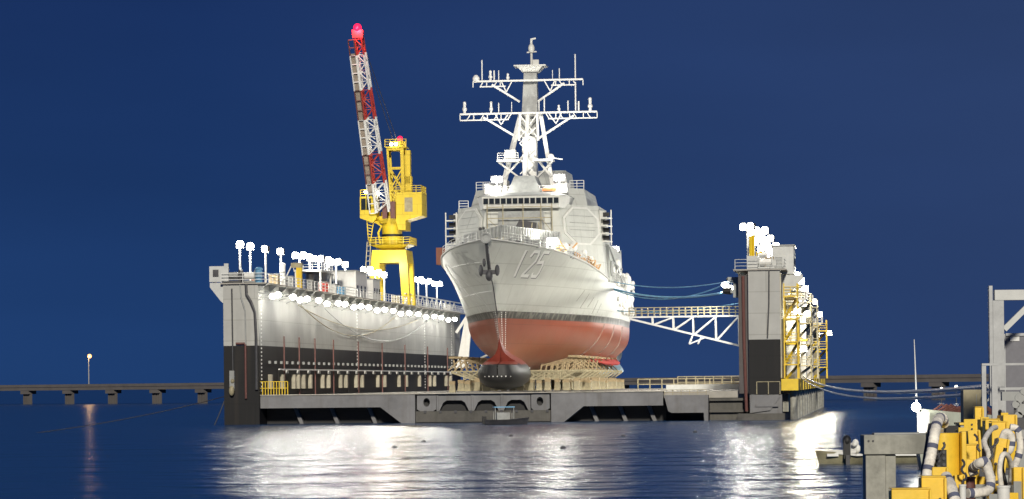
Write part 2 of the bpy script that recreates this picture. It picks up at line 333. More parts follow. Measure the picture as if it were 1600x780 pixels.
for u0 in (1.2, 66, 128, 158):
    for k in range(26): b.box(TL, TL+.05, u0, u0+.45, 3.8+k*.44, 4.0+k*.44)
b.build('draft_mark', 'white', dock)
parts('walkway_bracket', 'steel', dock, [lambda b, u=u: b.prism([(TL, HTL-.02), (TL+1.0, HTL-.02), (TL, HTL-.9)], 'y', u+.2, u+.45) for u in range(0, 168, 6)])
# front fittings, left wing
MB().tube([(1.05, -.15, HTL-.5), (1.1, -.15, 5.2)], .09, 6).build('hanging_cable', 'dark', dock)
MB().tube([(2.7, -.1, HTL), (2.8, -.35, HTL-1.2), (3.3, -.4, HTL-2), (3.75, -.35, HTL-3.2), (3.85, -.3, HTL-6), (3.85, -.3, 4)], .17, 8).build('cable_bundle', 'dark', dock)
MB().tube([(2.0, -.1, HTL), (2.15, -.3, HTL-1.5), (2.6, -.3, HTL-3), (2.65, -.3, 9.2)], .08, 6).build('hose', 'steel', dock)
MB().tube([(1.5, -.3, 9.3), (2.5, -.3, 9.3), (2.6, -.3, 9.1), (2.6, -.3, 3.0)], .13, 8).build('fire_main', 'pipered', dock)
g = MB().box(.75, 1.3, -.5, -.05, 3.9, 6.2); g.build('fender_case', 'steel', dock)
MB().ball((1.0, -.55, 3.9), .33, sc=(1, 1, 1.8)).ball((1.1, -.45, 5.0), .25).build('float_bag', 'cradle', dock)
MB().prism([(-1.6, HTL+.2), (0, HTL+.2), (0, HTL-2.2), (-.35, HTL-1.9), (-1.6, HTL-.3)], 'y', .3, 3.4).build('corner_sponson', 'lgrey', dock)
c = MB().box(-1.62, .1, .2, .45, HTL+.3, HTL+2.1).box(-1.62, -1.45, .45, 3.2, HTL+.3, HTL+2.1).box(.1, .6, .2, .5, HTL+.3, HTL+2.4)
c.build('screen', 'lgrey', dock)
MB().box(-1.2, -.55, .12, .2, HTL+.9, HTL+1.7).build('hatch', 'dark', dock)
# right wing front fittings
MB().tube([(W-TR+.55, .7, HTR-.6), (W-TR+.6, .7, 9), (W-TR+.8, .7, 1.0)], .18, 8).build('fire_main', 'pipered', dock)
MB().tube([(W-1.2, -.1, HTR), (W-1.25, -.12, 13), (W-1.45, -.12, 9.2)], .08, 6).build('hanging_cable', 'dark', dock)
MB().tube([(TL*0+W-TR+1.1, .7, HTR-.6), (W-TR+1.1, .7, 3)], .08, 6).build('hose', 'steel', dock)

# ------------------------------------------------------------------ warship
ship = dthing('warship', 'grey warship with red lower hull and the number 125, raised on blocks in the dock', 'warship', 29.9, 5, 0)
LS = 115.0; HWL = 12.3
def interp(tab, x):
    if x <= tab[0][0]: return tab[0][1]
    for (a, fa), (b, fb) in zip(tab[:-1], tab[1:]):
        if x <= b:
            t = (x-a)/(b-a); return fa + (fb-fa)*t
    return tab[-1][1]
def sm(tab, x, r=1.5): return sum(interp(tab, max(tab[0][0], x+k*r/2)) for k in (-2,-1,0,1,2))/5 if x > r else interp(tab, x)
BD = [(0,0),(1,1.0),(4,3.3),(8,5.5),(15,7.6),(25,9.1),(35,9.7),(45,10.0),(65,10.15),(90,9.5),(115,7.4)]
BW = [(0,0),(10,2.7),(20,5.0),(36,8.1),(50,9.2),(65,9.6),(90,8.8),(115,6.2)]
HDK = [(0,21.1),(8,20.4),(15,19.9),(25,19.1),(45,17.7),(60,17.2),(95,16.8),(100,15.4),(115,15.2)]
HK = [(0,6.0),(75,6.0),(95,7.6),(115,10.4)]
def ustem(h):
    return interp([(4,13.5),(6,12.8),(8.8,11.2),(12.3,9.3),(16,6.0),(21.1,0)], h)
def bhalf(h, d, hd, hk):
    if h >= HWL:
        q = (h-HWL)/(hd-HWL); return sm(BW, d) + (sm(BD, d)-sm(BW, d))*q**1.12
    f = max(0, (h-hk)/(HWL-hk)); n_ = 1 + 2.3*min(1, d/75)
    return sm(BW, d)*(1-(1-f)**n_)**(1/(1+1.4*min(1, d/75))) if f > 0 else 0
def hullpt(xi, j, side=1):
    d0 = xi*LS; hd = sm(HDK, d0); hk = interp(HK, d0)
    h = hk + (hd-hk)*j; us = ustem(h); u = us + xi*(LS-us)
    return Vector((side*bhalf(h, d0, hd, hk), u, h))
def hull_at(u, h):
    us = ustem(h); xi = max(0, (u-us)/(LS-us)); d0 = xi*LS
    return bhalf(h, d0, sm(HDK, d0), interp(HK, d0))
NX, NJ = 90, 34
hm = MB()
xs = [(i/NX)**1.35 for i in range(NX+1)]
for side in (1, -1):
    vs = [hullpt(x, j/NJ, side) for x in xs for j in range(NJ+1)]
    hm.add(vs, [(i*(NJ+1)+j, (i+1)*(NJ+1)+j, (i+1)*(NJ+1)+j+1, i*(NJ+1)+j+1)[::side] for i in range(NX) for j in range(NJ)])
# transom and deck
tr = [hullpt(1, j/NJ, 1) for j in range(NJ+1)] + [hullpt(1, j/NJ, -1) for j in range(NJ, -1, -1)]
hm.add(tr, [tuple(range(len(tr)))])
hm.smooth = True
def hullcol(n, l, tc):
    base = zbands([(12.15, (0.27, 0.056, 0.022)), (13.0, (0.022, 0.022, 0.02)), (99, (0.56, 0.57, 0.52))])(n, l, tc)
    # scuffs: pale vertical scrapes across the boot topping, rust bloom on the red
    mp = n.new('ShaderNodeMapping'); mp.inputs['Scale'].default_value = (1.5, 1.5, 0.10); l(tc.outputs['Object'], mp.inputs[0])
    t = n.new('ShaderNodeTexNoise'); t.inputs['Scale'].default_value = 0.8; t.inputs['Detail'].default_value = 6; l(mp.outputs[0], t.inputs['Vector'])
    sp = n.new('ShaderNodeSeparateXYZ'); l(tc.outputs['Object'], sp.inputs[0])
    zr = n.new('ShaderNodeMapRange'); zr.inputs[1].default_value = 12.1; zr.inputs[2].default_value = 12.3; l(sp.outputs[2], zr.inputs[0])
    zr2 = n.new('ShaderNodeMapRange'); zr2.inputs[1].default_value = 13.6; zr2.inputs[2].default_value = 12.9; l(sp.outputs[2], zr2.inputs[0])
    th = n.new('ShaderNodeMapRange'); th.inputs[1].default_value = 0.47; th.inputs[2].default_value = 0.60; th.inputs[4].default_value = 0.5; l(t.outputs[0], th.inputs[0])
    m1 = n.new('ShaderNodeMath'); m1.operation = 'MULTIPLY'; l(zr.outputs[0], m1.inputs[0]); l(zr2.outputs[0], m1.inputs[1])
    m2 = n.new('ShaderNodeMath'); m2.operation = 'MULTIPLY'; l(m1.outputs[0], m2.inputs[0]); l(th.outputs[0], m2.inputs[1])
    mx = n.new('ShaderNodeMix'); mx.data_type = 'RGBA'; mx.inputs[7].default_value = (0.30, 0.30, 0.25, 1); l(m2.outputs[0], mx.inputs[0]); l(base, mx.inputs[6])
    # worn patch low on the red: ochre wash
    z3 = n.new('ShaderNodeMapRange'); z3.inputs[1].default_value = 11.5; z3.inputs[2].default_value = 8.0; z3.inputs[4].default_value = 1; l(sp.outputs[2], z3.inputs[0])
    t2 = n.new('ShaderNodeTexNoise'); t2.inputs['Scale'].default_value = 0.16; t2.inputs['Detail'].default_value = 5; l(tc.outputs['Object'], t2.inputs['Vector'])
    th2 = n.new('ShaderNodeMapRange'); th2.inputs[1].default_value = 0.42; th2.inputs[2].default_value = 0.66; th2.inputs[4].default_value = .4; l(t2.outputs[0], th2.inputs[0])
    m3 = n.new('ShaderNodeMath'); m3.operation = 'MULTIPLY'; l(z3.outputs[0], m3.inputs[0]); l(th2.outputs[0], m3.inputs[1])
    mx2 = n.new('ShaderNodeMix'); mx2.data_type = 'RGBA'; mx2.inputs[7].default_value = (0.30, 0.15, 0.085, 1); l(m3.outputs[0], mx2.inputs[0]); l(mx.outputs[2], mx2.inputs[6])
    return mx2.outputs[2]
M['hull'] = mat('hull_paint', hullcol, 0.36, var=0.06, scale=0.5, streak=0.16, scol=(0.22, 0.18, 0.13), plates=(7.5, 2.3), bump=.35)
hm.build('hull', 'hull', ship)
dk = MB()
dv = [hullpt(x, 1, s_) + Vector((0, 0, -.12)) for x in xs for s_ in (1, -1)]
dk.add(dv, [(2*i, 2*i+2, 2*i+3, 2*i+1) for i in range(NX)]); dk.build('main_deck', 'steel', ship)
# sheer strake lip
for s_, nm in ((1, 'gunwale'), (-1, 'gunwale')):
    MB().tube([hullpt(x, 1, s_) + Vector((s_*.03, 0, 0)) for x in xs[:70]], .09, 6).build(nm, 'navy2', ship)
# sonar dome
sd = MB(); prof = [(0,3.7),(1.0,3.78),(1.95,4.05),(2.65,4.6),(2.95,5.3),(2.9,6.0),(2.55,6.6),(1.95,7.05),(1.25,7.45),(.68,7.9),(.34,8.5),(.14,9.3),(.0,10.0)]
us_ = [8.3 + 21*(i/30)**1.9 for i in range(31)]
def domeE(u): t = (u-8.3)/21; return max(0.02, math.sin(math.pi*min(1, max(0, t**.6)))**.5)
ringl = len(prof)*2-2
vs = []
for u in us_:
    E = domeE(u); pr = [(b*E, 5.4+(h-5.4)*(E if h < 6.6 else 1)) for b, h in prof]
    ring = [Vector((b, max(u, ustem(h)-.3) if h > 7 else u, h)) for b, h in pr] + [Vector((-b, max(u, ustem(h)-.3) if h > 7 else u, h)) for b, h in pr[1:-1]][::-1]
    vs += ring
sd.add(vs, [(i*ringl+j, i*ringl+(j+1)%ringl, (i+1)*ringl+(j+1)%ringl, (i+1)*ringl+j) for i in range(30) for j in range(ringl)])
sd.smooth = True
M['dome'] = mat('dome_paint', zbands([(6.95, (0.010, 0.010, 0.011)), (99, (0.22, 0.045, 0.03))], .5), 0.5, var=0.25, scale=1.2)
dome = sd.build('sonar_dome', 'dome', ship)
ms = MB()
for k in range(-5, 6):
    b = k*.5; E = 1
    for h, yy in ((6.25, 11.2), (5.25, 8.9)):
        lim = 2.85 if h < 6 else 2.5
        uu = 8.35
        while uu < 20 and (domeE(uu)*lim*.94 < abs(b) or 5.4+1.5*domeE(uu)*(1-(b/3)**2) < h+.1): uu += .05
        ms.ball((b, uu-.06, h), .085, 6, 4)
ms.build('zinc_anode', 'white', dome)
# draft marks by the stem
dm = MB()
for i in range(17):
    h = 8.6+i*.26
    for off in (1.0, 2.2):
        u = ustem(h)+off; b = hull_at(u, h)
        dm.box(b, b+.06, u-.06, u+.12, h, h+.14)
        dm.box(-b-.06, -b, u-.06, u+.12, h, h+.14)
dm.build('draft_mark', 'white', ship)
# hull number
DIG = {'1': [[(.55,1),(.55,0)]], '2': [[(0,.82),(.15,1),(.85,1),(1,.85),(1,.62),(.1,.08),(0,0),(1,0)]], '5': [[(1,1),(.08,1),(0,.56),(.8,.6),(1,.45),(1,.15),(.82,0),(.1,0),(0,.1)]]}
def number(side, mtl, off, du=0, dh=0):
    mb = MB(); x = 0; H_ = 2.75; wdt = 1.35; adv = 2.05; th = .36
    order = '125' if side > 0 else '521'
    for k, ch in enumerate('125'):
        for line in DIG[ch]:
            for (x0, y0), (x1, y1) in zip(line[:-1], line[1:]):
                p0 = Vector((x0*wdt, y0*H_)); p1 = Vector((x1*wdt, y1*H_)); dd = (p1-p0).normalized(); nn = Vector((-dd.y, dd.x))*th/2
                p0 = p0-dd*th*.35; p1 = p1+dd*th*.35; m_ = 6
                vs = []
                for i in range(m_+1):
                    for s_ in (-1, 1):
                        q = p0.lerp(p1, i/m_) + nn*s_
                        h = 17.1 + q.y + dh; lx = k*adv + q.x
                        if side > 0: u = 5.0 + lx + ustem(h)*.55 + du
                        else: u = 5.0 + (3*adv-lx) - 1 + ustem(h)*.55 + du
                        vs.append(Vector((side*(hull_at(u, h)+off), u, h)))
                mb.add(vs, [(2*i, 2*i+1, 2*i+3, 2*i+2) for i in range(m_)])
    return mb.build('hull_number', mtl, ship)
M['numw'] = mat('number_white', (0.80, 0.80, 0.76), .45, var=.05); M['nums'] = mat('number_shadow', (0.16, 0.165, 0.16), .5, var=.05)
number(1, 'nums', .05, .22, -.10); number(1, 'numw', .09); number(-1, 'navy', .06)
# weld scars and stains
sc_ = MB()
def hline(side, u0, u1, h0, h1, r=.05, n=14, off=.0):
    return [Vector((side*(hull_at(u0+(u1-u0)*i/n, h0+(h1-h0)*i/n)+off), u0+(u1-u0)*i/n, h0+(h1-h0)*i/n)) for i in range(n+1)]
for side, u0, u1, h0, h1 in ((-1, 5, 34, 18.6, 18.2), (-1, 7.5, 40, 15.3, 14.9), (-1, 18, 12.5, 18.8, 13.2), (-1, 24, 17, 18.8, 13.2), (-1, 21, 28, 19, 14)):
    sc_.tube(hline(side, u0, u1, h0, h1), .05, 5)
sc_.build('weld_seam', 'navy2', ship)
M['stain'] = mat('stain', (0.24, 0.22, 0.19), .7)
for u0, u1, h0, h1 in ((51, 46, 12, 6.9), (60, 56, 12, 7.2), (70, 67, 12, 7.6)):
    sc_ = MB(); sc_.tube(hline(1, u0, u1, h0, h1), .06, 5); sc_.build('weld_seam', 'stain', ship)
for k in range(5): sc_ = MB(); sc_.tube(hline(1, 33+k*3.1, 31.8+k*3.1, 16.0-k*.35, 14.6-k*.3-.5*(k%2)), .035, 5); sc_.build('drain_streak', 'stain', ship)
# anchor and chain on the stem
an = MB()
an.tube([(-.1, .35, 20.6), (-.05, 2.6, 17.2)], .22, 8); an.bar((-1.0, 1.9, 17.3), (1.0, 1.9, 17.3), .55, .5)
an.ball((-.95, 1.7, 17.5), .42, sc=(.7, .9, 1.6)); an.ball((.95, 1.7, 17.5), .42, sc=(.7, .9, 1.6)); an.ball((0, 1.7, 16.9), .5, sc=(.9, .9, 1.3))
an.ball((-.55, 1.5, 18.4), .33, sc=(.6, .6, 1.5))
an.build('anchor', 'dark', ship)
MB().tube([(0, 2.6, 17.0), (0, 5.0, 16.0), (0, 8.7, 12.6)], .07, 6).build('anchor_chain', 'dark', ship)
tr_ = MB(); n_ = 16
for i in range(n_): 
    t = 2*math.pi*i/n_; t2 = 2*math.pi*(i+1)/n_
    tr_.bar((-.1+.55*math.cos(t), -.15, 21.2+.55*math.sin(t)), (-.1+.55*math.cos(t2), -.15, 21.2+.55*math.sin(t2)), .22)
tr_.box(-.5, .35, -.05, .6, 20.7, 21.6)
tr_.build('bullnose', 'steel', ship)
# breakwater / bulwark screen with ribs on the foredeck
bw = MB(); apx = (-.1, 15.0)
def scr(p, q, h0, h1, h2, h3, n):
    a = Vector((*p, 0)); b = Vector((*q, 0))
    bw.add([(*p, h0), (*q, h2), (*q, h3), (*p, h1)], [(0,1,2,3)])
    bw.add([(p[0], p[1]+.12, h0), (q[0], q[1]+.12, h2), (q[0], q[1]+.12, h3), (p[0], p[1]+.12, h1)], [(0,1,2,3)])
    for i in range(n+1):
        t = i/n; x = p[0]+(q[0]-p[0])*t; y = p[1]+(q[1]-p[1])*t; z0 = h0+(h2-h0)*t; z1 = h1+(h3-h1)*t
        bw.box(x-.07, x+.07, y-.22, y-.01, z0, z1+.04)
    bw.bar((*p, h1), (*q, h3), .16)
scr((0, 14.0), (6.2, 21.5), 22.0, 23.3, 20.5, 22.7, 22)
scr((0, 14.0), (-5.2, 19.0), 22.0, 23.3, 21.3, 22.4, 10)
bw.add([(0, 13.9, 23.35), (6.2, 21.4, 22.75), (3, 24, 23.2), (-5.2, 19, 22.45)], [(0,1,2,3)])
bw.build('breakwater', 'steel', ship)
for i in range(34):
    gr_ = MB()
    s_ = random.choice((-1, 1)); u = random.uniform(6, 26); b = interp(BD, u)*random.uniform(.35, .9)*s_; h = interp(HDK, u)
    x = .25+random.random()*.4; gr_.box(b-x, b+x, u-x, u+x, h-.1, h+random.uniform(.4, 1.5)); gr_.build('deck_gear', random.choice(('dark', 'steel', 'lgrey')), ship)
for i in range(14):
    gr_ = MB()
    s_ = random.choice((-1, 1)); u = random.uniform(6, 20); b = interp(BD, u)*random.uniform(.4, .8)*s_; h = interp(HDK, u)
    gr_.tube([(b, u, h), (b, u, h+random.uniform(.7, 1.3))], .28, 8); gr_.build('bollard', 'steel', ship)
rl = MB()
def deckline(s_, u0, u1, n=10, ins=.3): return [Vector((s_*(interp(BD, u0+(u1-u0)*i/n)-ins), u0+(u1-u0)*i/n, interp(HDK, u0+(u1-u0)*i/n))) for i in range(n+1)]
parts('lifeline', 'lgrey', ship, [lambda b, s_=s_: b.rail(deckline(s_, 2, 34), 1.0, 2.4, .045, 3) for s_ in (-1, 1)])
# --- superstructure
ss = MB()
def sect(mb, base, top, z0, z1):        # general loft of two polygons
    n = len(base); mb.add([(*p, z0) for p in base] + [(*p, z1) for p in top], [tuple(range(n-1,-1,-1)), tuple(range(n,2*n))] + [(i,(i+1)%n,n+(i+1)%n,n+i) for i in range(n)])
# main house: chamfered front corners carrying the panels, walls sloping in
def house(hw, fw, u0, uc, u1, ): return [(-fw, u0), (fw, u0), (hw, uc), (hw, u1), (-hw, u1), (-hw, uc)]
sect(ss, house(9.9, 5.6, 34.0, 41.5, 54), house(9.1, 4.6, 35.2, 42.0, 53), 18.0, 27.0)
ss.build('deckhouse', 'navy', ship)
up = MB()
sect(up, [(-7.6, 43), (-4.7, 40), (4.7, 40), (7.6, 43), (7.6, 60), (-7.6, 60)], [(-7.0, 44), (-4.5, 41), (4.5, 41), (7.0, 44), (7.0, 60), (-7.0, 60)], 27.0, 29.4)
up.build('upper_house', 'navy', ship)
br = MB()
sect(br, [(-4.75, 34.2), (4.75, 34.2), (5.6, 37), (5.6, 42), (-5.6, 42), (-5.6, 37)], [(-5.0, 34.0), (5.0, 34.0), (5.9, 37), (5.9, 42), (-5.9, 42), (-5.9, 37)], 26.5, 28.05)
bridge = br.build('pilothouse', 'navy2', ship)
sect_ = MB(); sect(sect_, [(-5.2, 33.9), (5.2, 33.9), (6.0, 37), (6.0, 42), (-6.0, 42), (-6.0, 37)], [(-3.8, 37), (3.8, 37), (4.5, 40), (4.5, 42), (-4.5, 42), (-4.5, 40)], 28.06, 28.65)
sect_.build('bridge_roof', 'steel', ship)
for i in range(13):
    x = -4.75 + i*.745
    f = MB().box(x-.02, x+.58, 33.93, 34.05, 27.05, 27.75).build('window', 'glass', bridge)
# shade on the lower centre front put in as darker plates, staging around it
MB().box(-2.9, 2.9, 33.9, 34.6, 22.0, 26.1).build('front_shade', 'steel', ship)
MB().prism([(-1.7, 22.3), (1.8, 22.3), (2.0, 24.6), (-.2, 25.0)], 'y', 33.7, 33.88).build('shade_plate', 'dark', ship)
st = MB()
for x in (-4.2, -2.2, .35, 2.6, 4.0): st.bar((x, 33.2, 20.0), (x, 33.2, 27), .12)
for z in (21.6, 23.4, 25.2, 26.6): st.bar((-4.2, 33.2, z), (4.0, 33.2, z), .1)
for x, x2 in ((-4.2, -2.2), (2.6, 4.0)):
    st.bar((x, 33.2, 21.6), (x2, 33.2, 23.4), .07); st.bar((x2, 33.2, 23.4), (x, 33.2, 25.2), .07)
st.bar((1.0, 32.6, 20), (1.5, 33.2, 24.6), .12); st.bar((2.9, 32.6, 20), (2.3, 33.2, 24.6), .12)
st.build('scaffold', 'cradle', ship)
# radar panels (octagons) on the chamfered faces
def panel(s_):
    a = Vector((s_*5.6, 34.0, 18)); b = Vector((s_*9.9, 41.5, 18)); c = Vector((s_*4.6, 35.2, 27)); d = Vector((s_*9.1, 42.0, 27))
    def P(u, v, off):
        p = a.lerp(b, u).lerp(c.lerp(d, u), v); nrm = (b-a).cross(c-a).normalized()*s_
        if nrm.y > 0: nrm = -nrm
        return p + nrm*off
    def octa(ku, kv, cu, cv): 
        q = .42; pts = [(-1,-q),(-q,-1),(q,-1),(1,-q),(1,q),(q,1),(-q,1),(-1,q)]
        return [(cu+x*ku, cv+y*kv) for x, y in pts]
    mb = MB(); o1 = octa(.44, .27, .5, .70); o2 = octa(.39, .24, .5, .70)
    mb.add([P(u, v, .02) for u, v in o1] + [P(u, v, .14) for u, v in o1], [tuple(range(8, 16))] + [(i, (i+1)%8, 8+(i+1)%8, 8+i) for i in range(8)])
    pn = mb.build('radar_panel_frame', 'navy2', ship)
    mb = MB(); mb.add([P(u, v, .15) for u, v in o2] + [P(u, v, .22) for u, v in o2], [tuple(range(8, 16))] + [(i, (i+1)%8, 8+(i+1)%8, 8+i) for i in range(8)])
    mb.build('radar_face', 'navy', pn)
    mb = MB()
    for k in range(4):
        v = .54+k*.10; mb.bar(P(.2, v, .25), P(.8, v, .25), .05)
    mb.build('seam', 'steel', pn)
panel(1); panel(-1)
MB().ball((-5.35, 35.0, 24.0), .22).ball((-4.85, 34.6, 24.05), .22, sc=(.7, 1, 1)).build('port_hole', 'dark', ship)
# wing platforms with ladders at the sides
for s_ in (-1, 1):
    m_ = MB(); x = s_*10.0
    m_.box(min(x-.15*s_, x-1.1*s_), max(x-.15*s_, x-1.1*s_), 43.0, 44.0, 22.4, 26.4)
    for z in (22.4, 23.4, 24.4, 25.4): m_.box(x-.75, x+.75, 41.7, 43.2, z, z+.12)
    for dx in (-.7, .7): m_.bar((x+dx, 41.8, 22), (x+dx, 41.8, 26.5), .14)
    m_.build('side_platform', 'navy2', ship)
    m_ = MB()
    for z in (22.7, 23.7, 24.7, 25.7): m_.box(x-.45, x+.4, 42.9, 42.99, z, z+.55)
    m_.build('side_opening', 'black', ship)
# sponsons, lockers, doors and boats on the port side
ps = MB()
sect(ps, [(8.6, 46), (10.1, 46), (10.1, 66), (8.6, 66)], [(8.6, 46.5), (9.9, 46.5), (9.9, 66), (8.6, 66)], 17.4, 22.3)
sect(ps, [(-7, 53), (7.4, 53), (7.4, 84), (-7, 84)], [(-6, 53), (6.4, 53), (6.4, 83), (-6, 83)], 17, 24.5)
sect(ps, [(7, 68), (9.6, 68), (9.2, 90), (7, 90)], [(7, 68), (9.3, 68), (8.9, 90), (7, 90)], 16.9, 19.6)
ps.build('side_house', 'navy', ship)
eq = MB()
for i in range(60):
    u = random.uniform(50, 100); h = 14+random.random()*5 if u > 60 else random.uniform(17.5, 20.5); x = .3+random.random()*.5
    if h < 17 and random.random() < .35: continue
    eq = MB(); eq.ball((interp(BD, u)+.05-(.15 if h < 17 else 0), u, h), x*.8, 6, 4, (.7, 1.4, 1.1)); eq.build('fender_cushion', 'tarp', ship)
eq = MB()
for k in range(3): eq.rail([(10.4, 46+k*7, 17.7), (10.4, 52+k*7, 17.5)], 1.1, 1.5, .05)
eq.bar((9.95, 45.6, 17.8), (9.95, 45.6, 22.2), .25); eq.bar((10.0, 47, 21.9), (10.4, 62, 17.8), .18); eq.bar((10.3, 49, 20), (10.3, 62, 19.6), .2)
eq.box(10.1, 10.3, 47.5, 49, 18.2, 20.2)
eq.build('side_fitting', 'steel', ship)
M['tanh'] = mat('tan_hose', (0.55, 0.33, 0.14), .7, var=.4, scale=1)
# orange/tan clutter of hoses on the forecastle port edge
for i in range(60):
    eq = MB(); u = 17+random.random()*23; b = interp(BD, u)-random.uniform(.2, 1.9); h = interp(HDK, u)
    eq.tube([(b, u, h), (b+random.uniform(-.5, .5), u+random.uniform(-.8, .8), h+random.uniform(.4, 1.1)), (b+random.uniform(-.7, .4), u+random.uniform(-1, 1), h+random.uniform(0, 1.9))], .12, 5)
    eq.build('hose_bundle', 'tanh', ship)
eq = MB()
for i in range(18):
    u = 17+random.random()*20; b = interp(BD, u)-random.uniform(.5, 2.2); h = interp(HDK, u)+random.uniform(.3, 1.5); eq.ball((b, u, h), .3+random.random()*.35, 7, 5)
eq.build('canvas_bundle', 'tarp', ship)
eq = MB()
for i in range(14):
    u = 16+random.random()*20; b = -interp(BD, u)+random.uniform(.5, 2.2); h = interp(HDK, u)+random.uniform(.2, 1.2); eq.ball((b, u, h), .3+random.random()*.3, 7, 5)
eq.build('canvas_bundle', 'tarp', ship)
eq = MB().box(-9.7, -8.3, 26, 28, 19.2, 21.3); eq.build('brown_locker', mat('rust_brown', (0.20, 0.07, 0.04), .7), ship)
parts('railing', 'white', ship, [lambda b, q=q: b.rail(*q) for q in (([(-9, 42.2, 27.0), (-7.8, 42.2, 27)], 1, .8, .06), ([(-7, 44.2, 29.4), (-5.2, 44.2, 29.4)], 1.1, .9, .06), ([(5.2, 44.2, 29.4), (7, 44.2, 29.4)], 1.1, .9, .06), ([(-4.4, 39.5, 28.7), (4.4, 39.5, 28.7)], .9, .9, .05))])
# pylon in front of the mast and side lockers
py = MB(); sect(py, [(-2.4, 38.5), (2.1, 38.5), (2.1, 45), (-2.4, 45)], [(-1.55, 40.5), (1.0, 40.5), (1.0, 45), (-1.55, 45)], 28.5, 31.0); py.build('mast_house', 'steel', ship)
parts('signal_locker', 'white', ship, [lambda b, q=q: b.box(*q) for q in ((-5.3, -3.2, 39.5, 43, 28.66, 30.0), (3.6, 5.3, 39.5, 43, 28.66, 30.0), (-3.1, -2.5, 40, 43, 28.66, 30.5), (2.4, 3.3, 39.6, 42, 28.66, 29.6))])
MB().box(2.2, 3.9, 38.9, 39.3, 28.9, 29.25).build('red_locker', 'orange', ship)
# funnels aft
fn = MB(); sect(fn, [(-3.5, 62), (3.5, 62), (3.5, 74), (-3.5, 74)], [(-2.6, 64), (2.6, 64), (2.6, 73), (-2.6, 73)], 27, 33.2); fn.build('funnel', 'navy', ship)
# mast
MU = 46.0
ma = MB()
ma.bar((-3.5, MU, 29), (-1.05, MU+2.6, 39.7), .5); ma.bar((3.4, MU+.2, 29), (1.5, MU+2.6, 39.7), .5)
ma.bar((-.1, MU-3, 30), (-.1, MU+2.0, 39.6), .5); ma.box(-.9, .95, MU+2, MU+3.8, 30, 36.6)
ma.bar((-3.1, MU+.3, 31.2), (-.6, MU+1, 34), .25); ma.bar((3.1, MU+.3, 31.2), (.8, MU+1, 34), .25)
ma.build('mast_tower', 'white', ship).location.x = -.5
sp_ = MB()
for z in (31.6, 33.6, 35.6): sp_.bar((-1.0, MU+.2, z), (1.1, MU+.2, z+2), .14); sp_.bar((1.1, MU+.2, z), (-1.0, MU+.2, z+2), .14)
sp_.bar((-1.2, MU+1.2, 36), (-1.0, MU+1.2, 39.7), .28); sp_.bar((1.3, MU+1.2, 36), (1.2, MU+1.2, 39.7), .28)
sp_.bar((-1.1, MU+1.2, 36.4), (1.2, MU+1.2, 39.4), .14); sp_.bar((1.2, MU+1.2, 36.4), (-1.1, MU+1.2, 39.4), .14)
sp_.build('mast_lattice', 'white', ship).location.x = -.5
mc = MB(); sect(mc, [(-1.15, MU+2.4), (1.15, MU+2.4), (1.15, MU+4.2), (-1.15, MU+4.2)], [(-.8, MU+4.4), (.8, MU+4.4), (.8, MU+5.8), (-.8, MU+5.8)], 36.5, 46.2); mc.build('mast_column', 'steel', ship).location.x = -.5
pf = MB(); pf.box(-3.9, -.9, MU-1, MU+1.5, 33.2, 33.45).box(.9, 3.4, MU-1, MU+1.5, 33.2, 33.45); pf.box(-2.9, -1.5, MU-.6, MU+.6, 33.5, 34.7); pf.bar((3.2, MU, 33.6), (4.6, MU, 33.4), .14)
pf.bar((-3.8, MU, 33.2), (-1.2, MU+1, 31.2), .2); pf.bar((3.3, MU, 33.2), (1.2, MU+1, 31.2), .2); pf.ball((3.1, MU-.4, 33.7), .45)
pf.rail([(-3.8, MU-.9, 33.4), (-1.1, MU-.9, 33.4)], .9, .9, .05); pf.build('radar_platform', 'white', ship).location.x = -.5
for zz, wl, wr_, nm in ((39.3, -9.0, 9.0, 'yardarm'), (43.7, -7.3, 7.2, 'yardarm')):
    y0 = MU+1.6+(zz-39)*.35
    ya = MB(); ya.bar((wl, y0, zz+.35), (wr_, y0, zz+.35), .42, .22)
    for s_, e in ((-1, wl), (1, wr_)):
        a = abs(e); x0 = 2.6 if zz < 40 else 3.0
        ya.bar((s_*a, y0, zz-.45), (s_*x0, y0, zz-.45), .16) if zz < 40 else ya.bar((s_*(a-.9), y0, zz-.35), (s_*x0, y0, zz-.35), .16)
        k = 0; xx = a
        while xx > x0: ya.bar((s_*xx, y0, zz-.4), (s_*(xx-.45 if k % 2 else xx-.0), y0, zz+.3), .12); xx -= .9; k += 1
        ya.bar((s_*(a*.66), y0, zz-.1), (s_*1.2, y0+.4, zz-(3.0 if zz < 40 else 2.4)), .26)
        ya.bar((s_*(a*.40), y0, zz-1.1), (s_*(a*.48), y0, zz+.2), .14); ya.bar((s_*(a*.40), y0, zz-1.1), (s_*(a*.30), y0, zz+.2), .14)
    yo = ya.build(nm, 'white', ship); yo.location.x = -.5 if zz < 40 else -.65
    if zz < 40: ants = [(-8.4, 1.4, .32), (-4.9, 1.4, .26), (-3.9, 1.3, .12), (-2.2, 1.4, .08), (1.4, 1.5, .12), (2.1, 1.8, .14), (4.0, .8, .22), (5.2, 1.4, .14), (6.2, 3.8, .16), (6.6, 1.3, .2), (8.1, 1.6, .34)]
    else: ants = [(-6.9, .5, .5), (-6.1, 2.7, .14), (-5.0, 1.2, .28), (-4.5, 1.3, .18), (-3.9, 1.3, .12), (-2.7, .8, .24), (3.2, 1.2, .08), (4.1, 1.4, .12), (6.2, 3.2, .15)]
    for x, h, r in ants:
        an = MB(); an.tube([(x, y0, zz+.45), (x, y0, zz+.45+h)], r*.6, 7)
        if r > .2: an.ball((x, y0, zz+.5+h*.35), r*1.0); an.ball((x, y0, zz+.4+h), r*.7)
        an.build('antenna', 'white', yo)
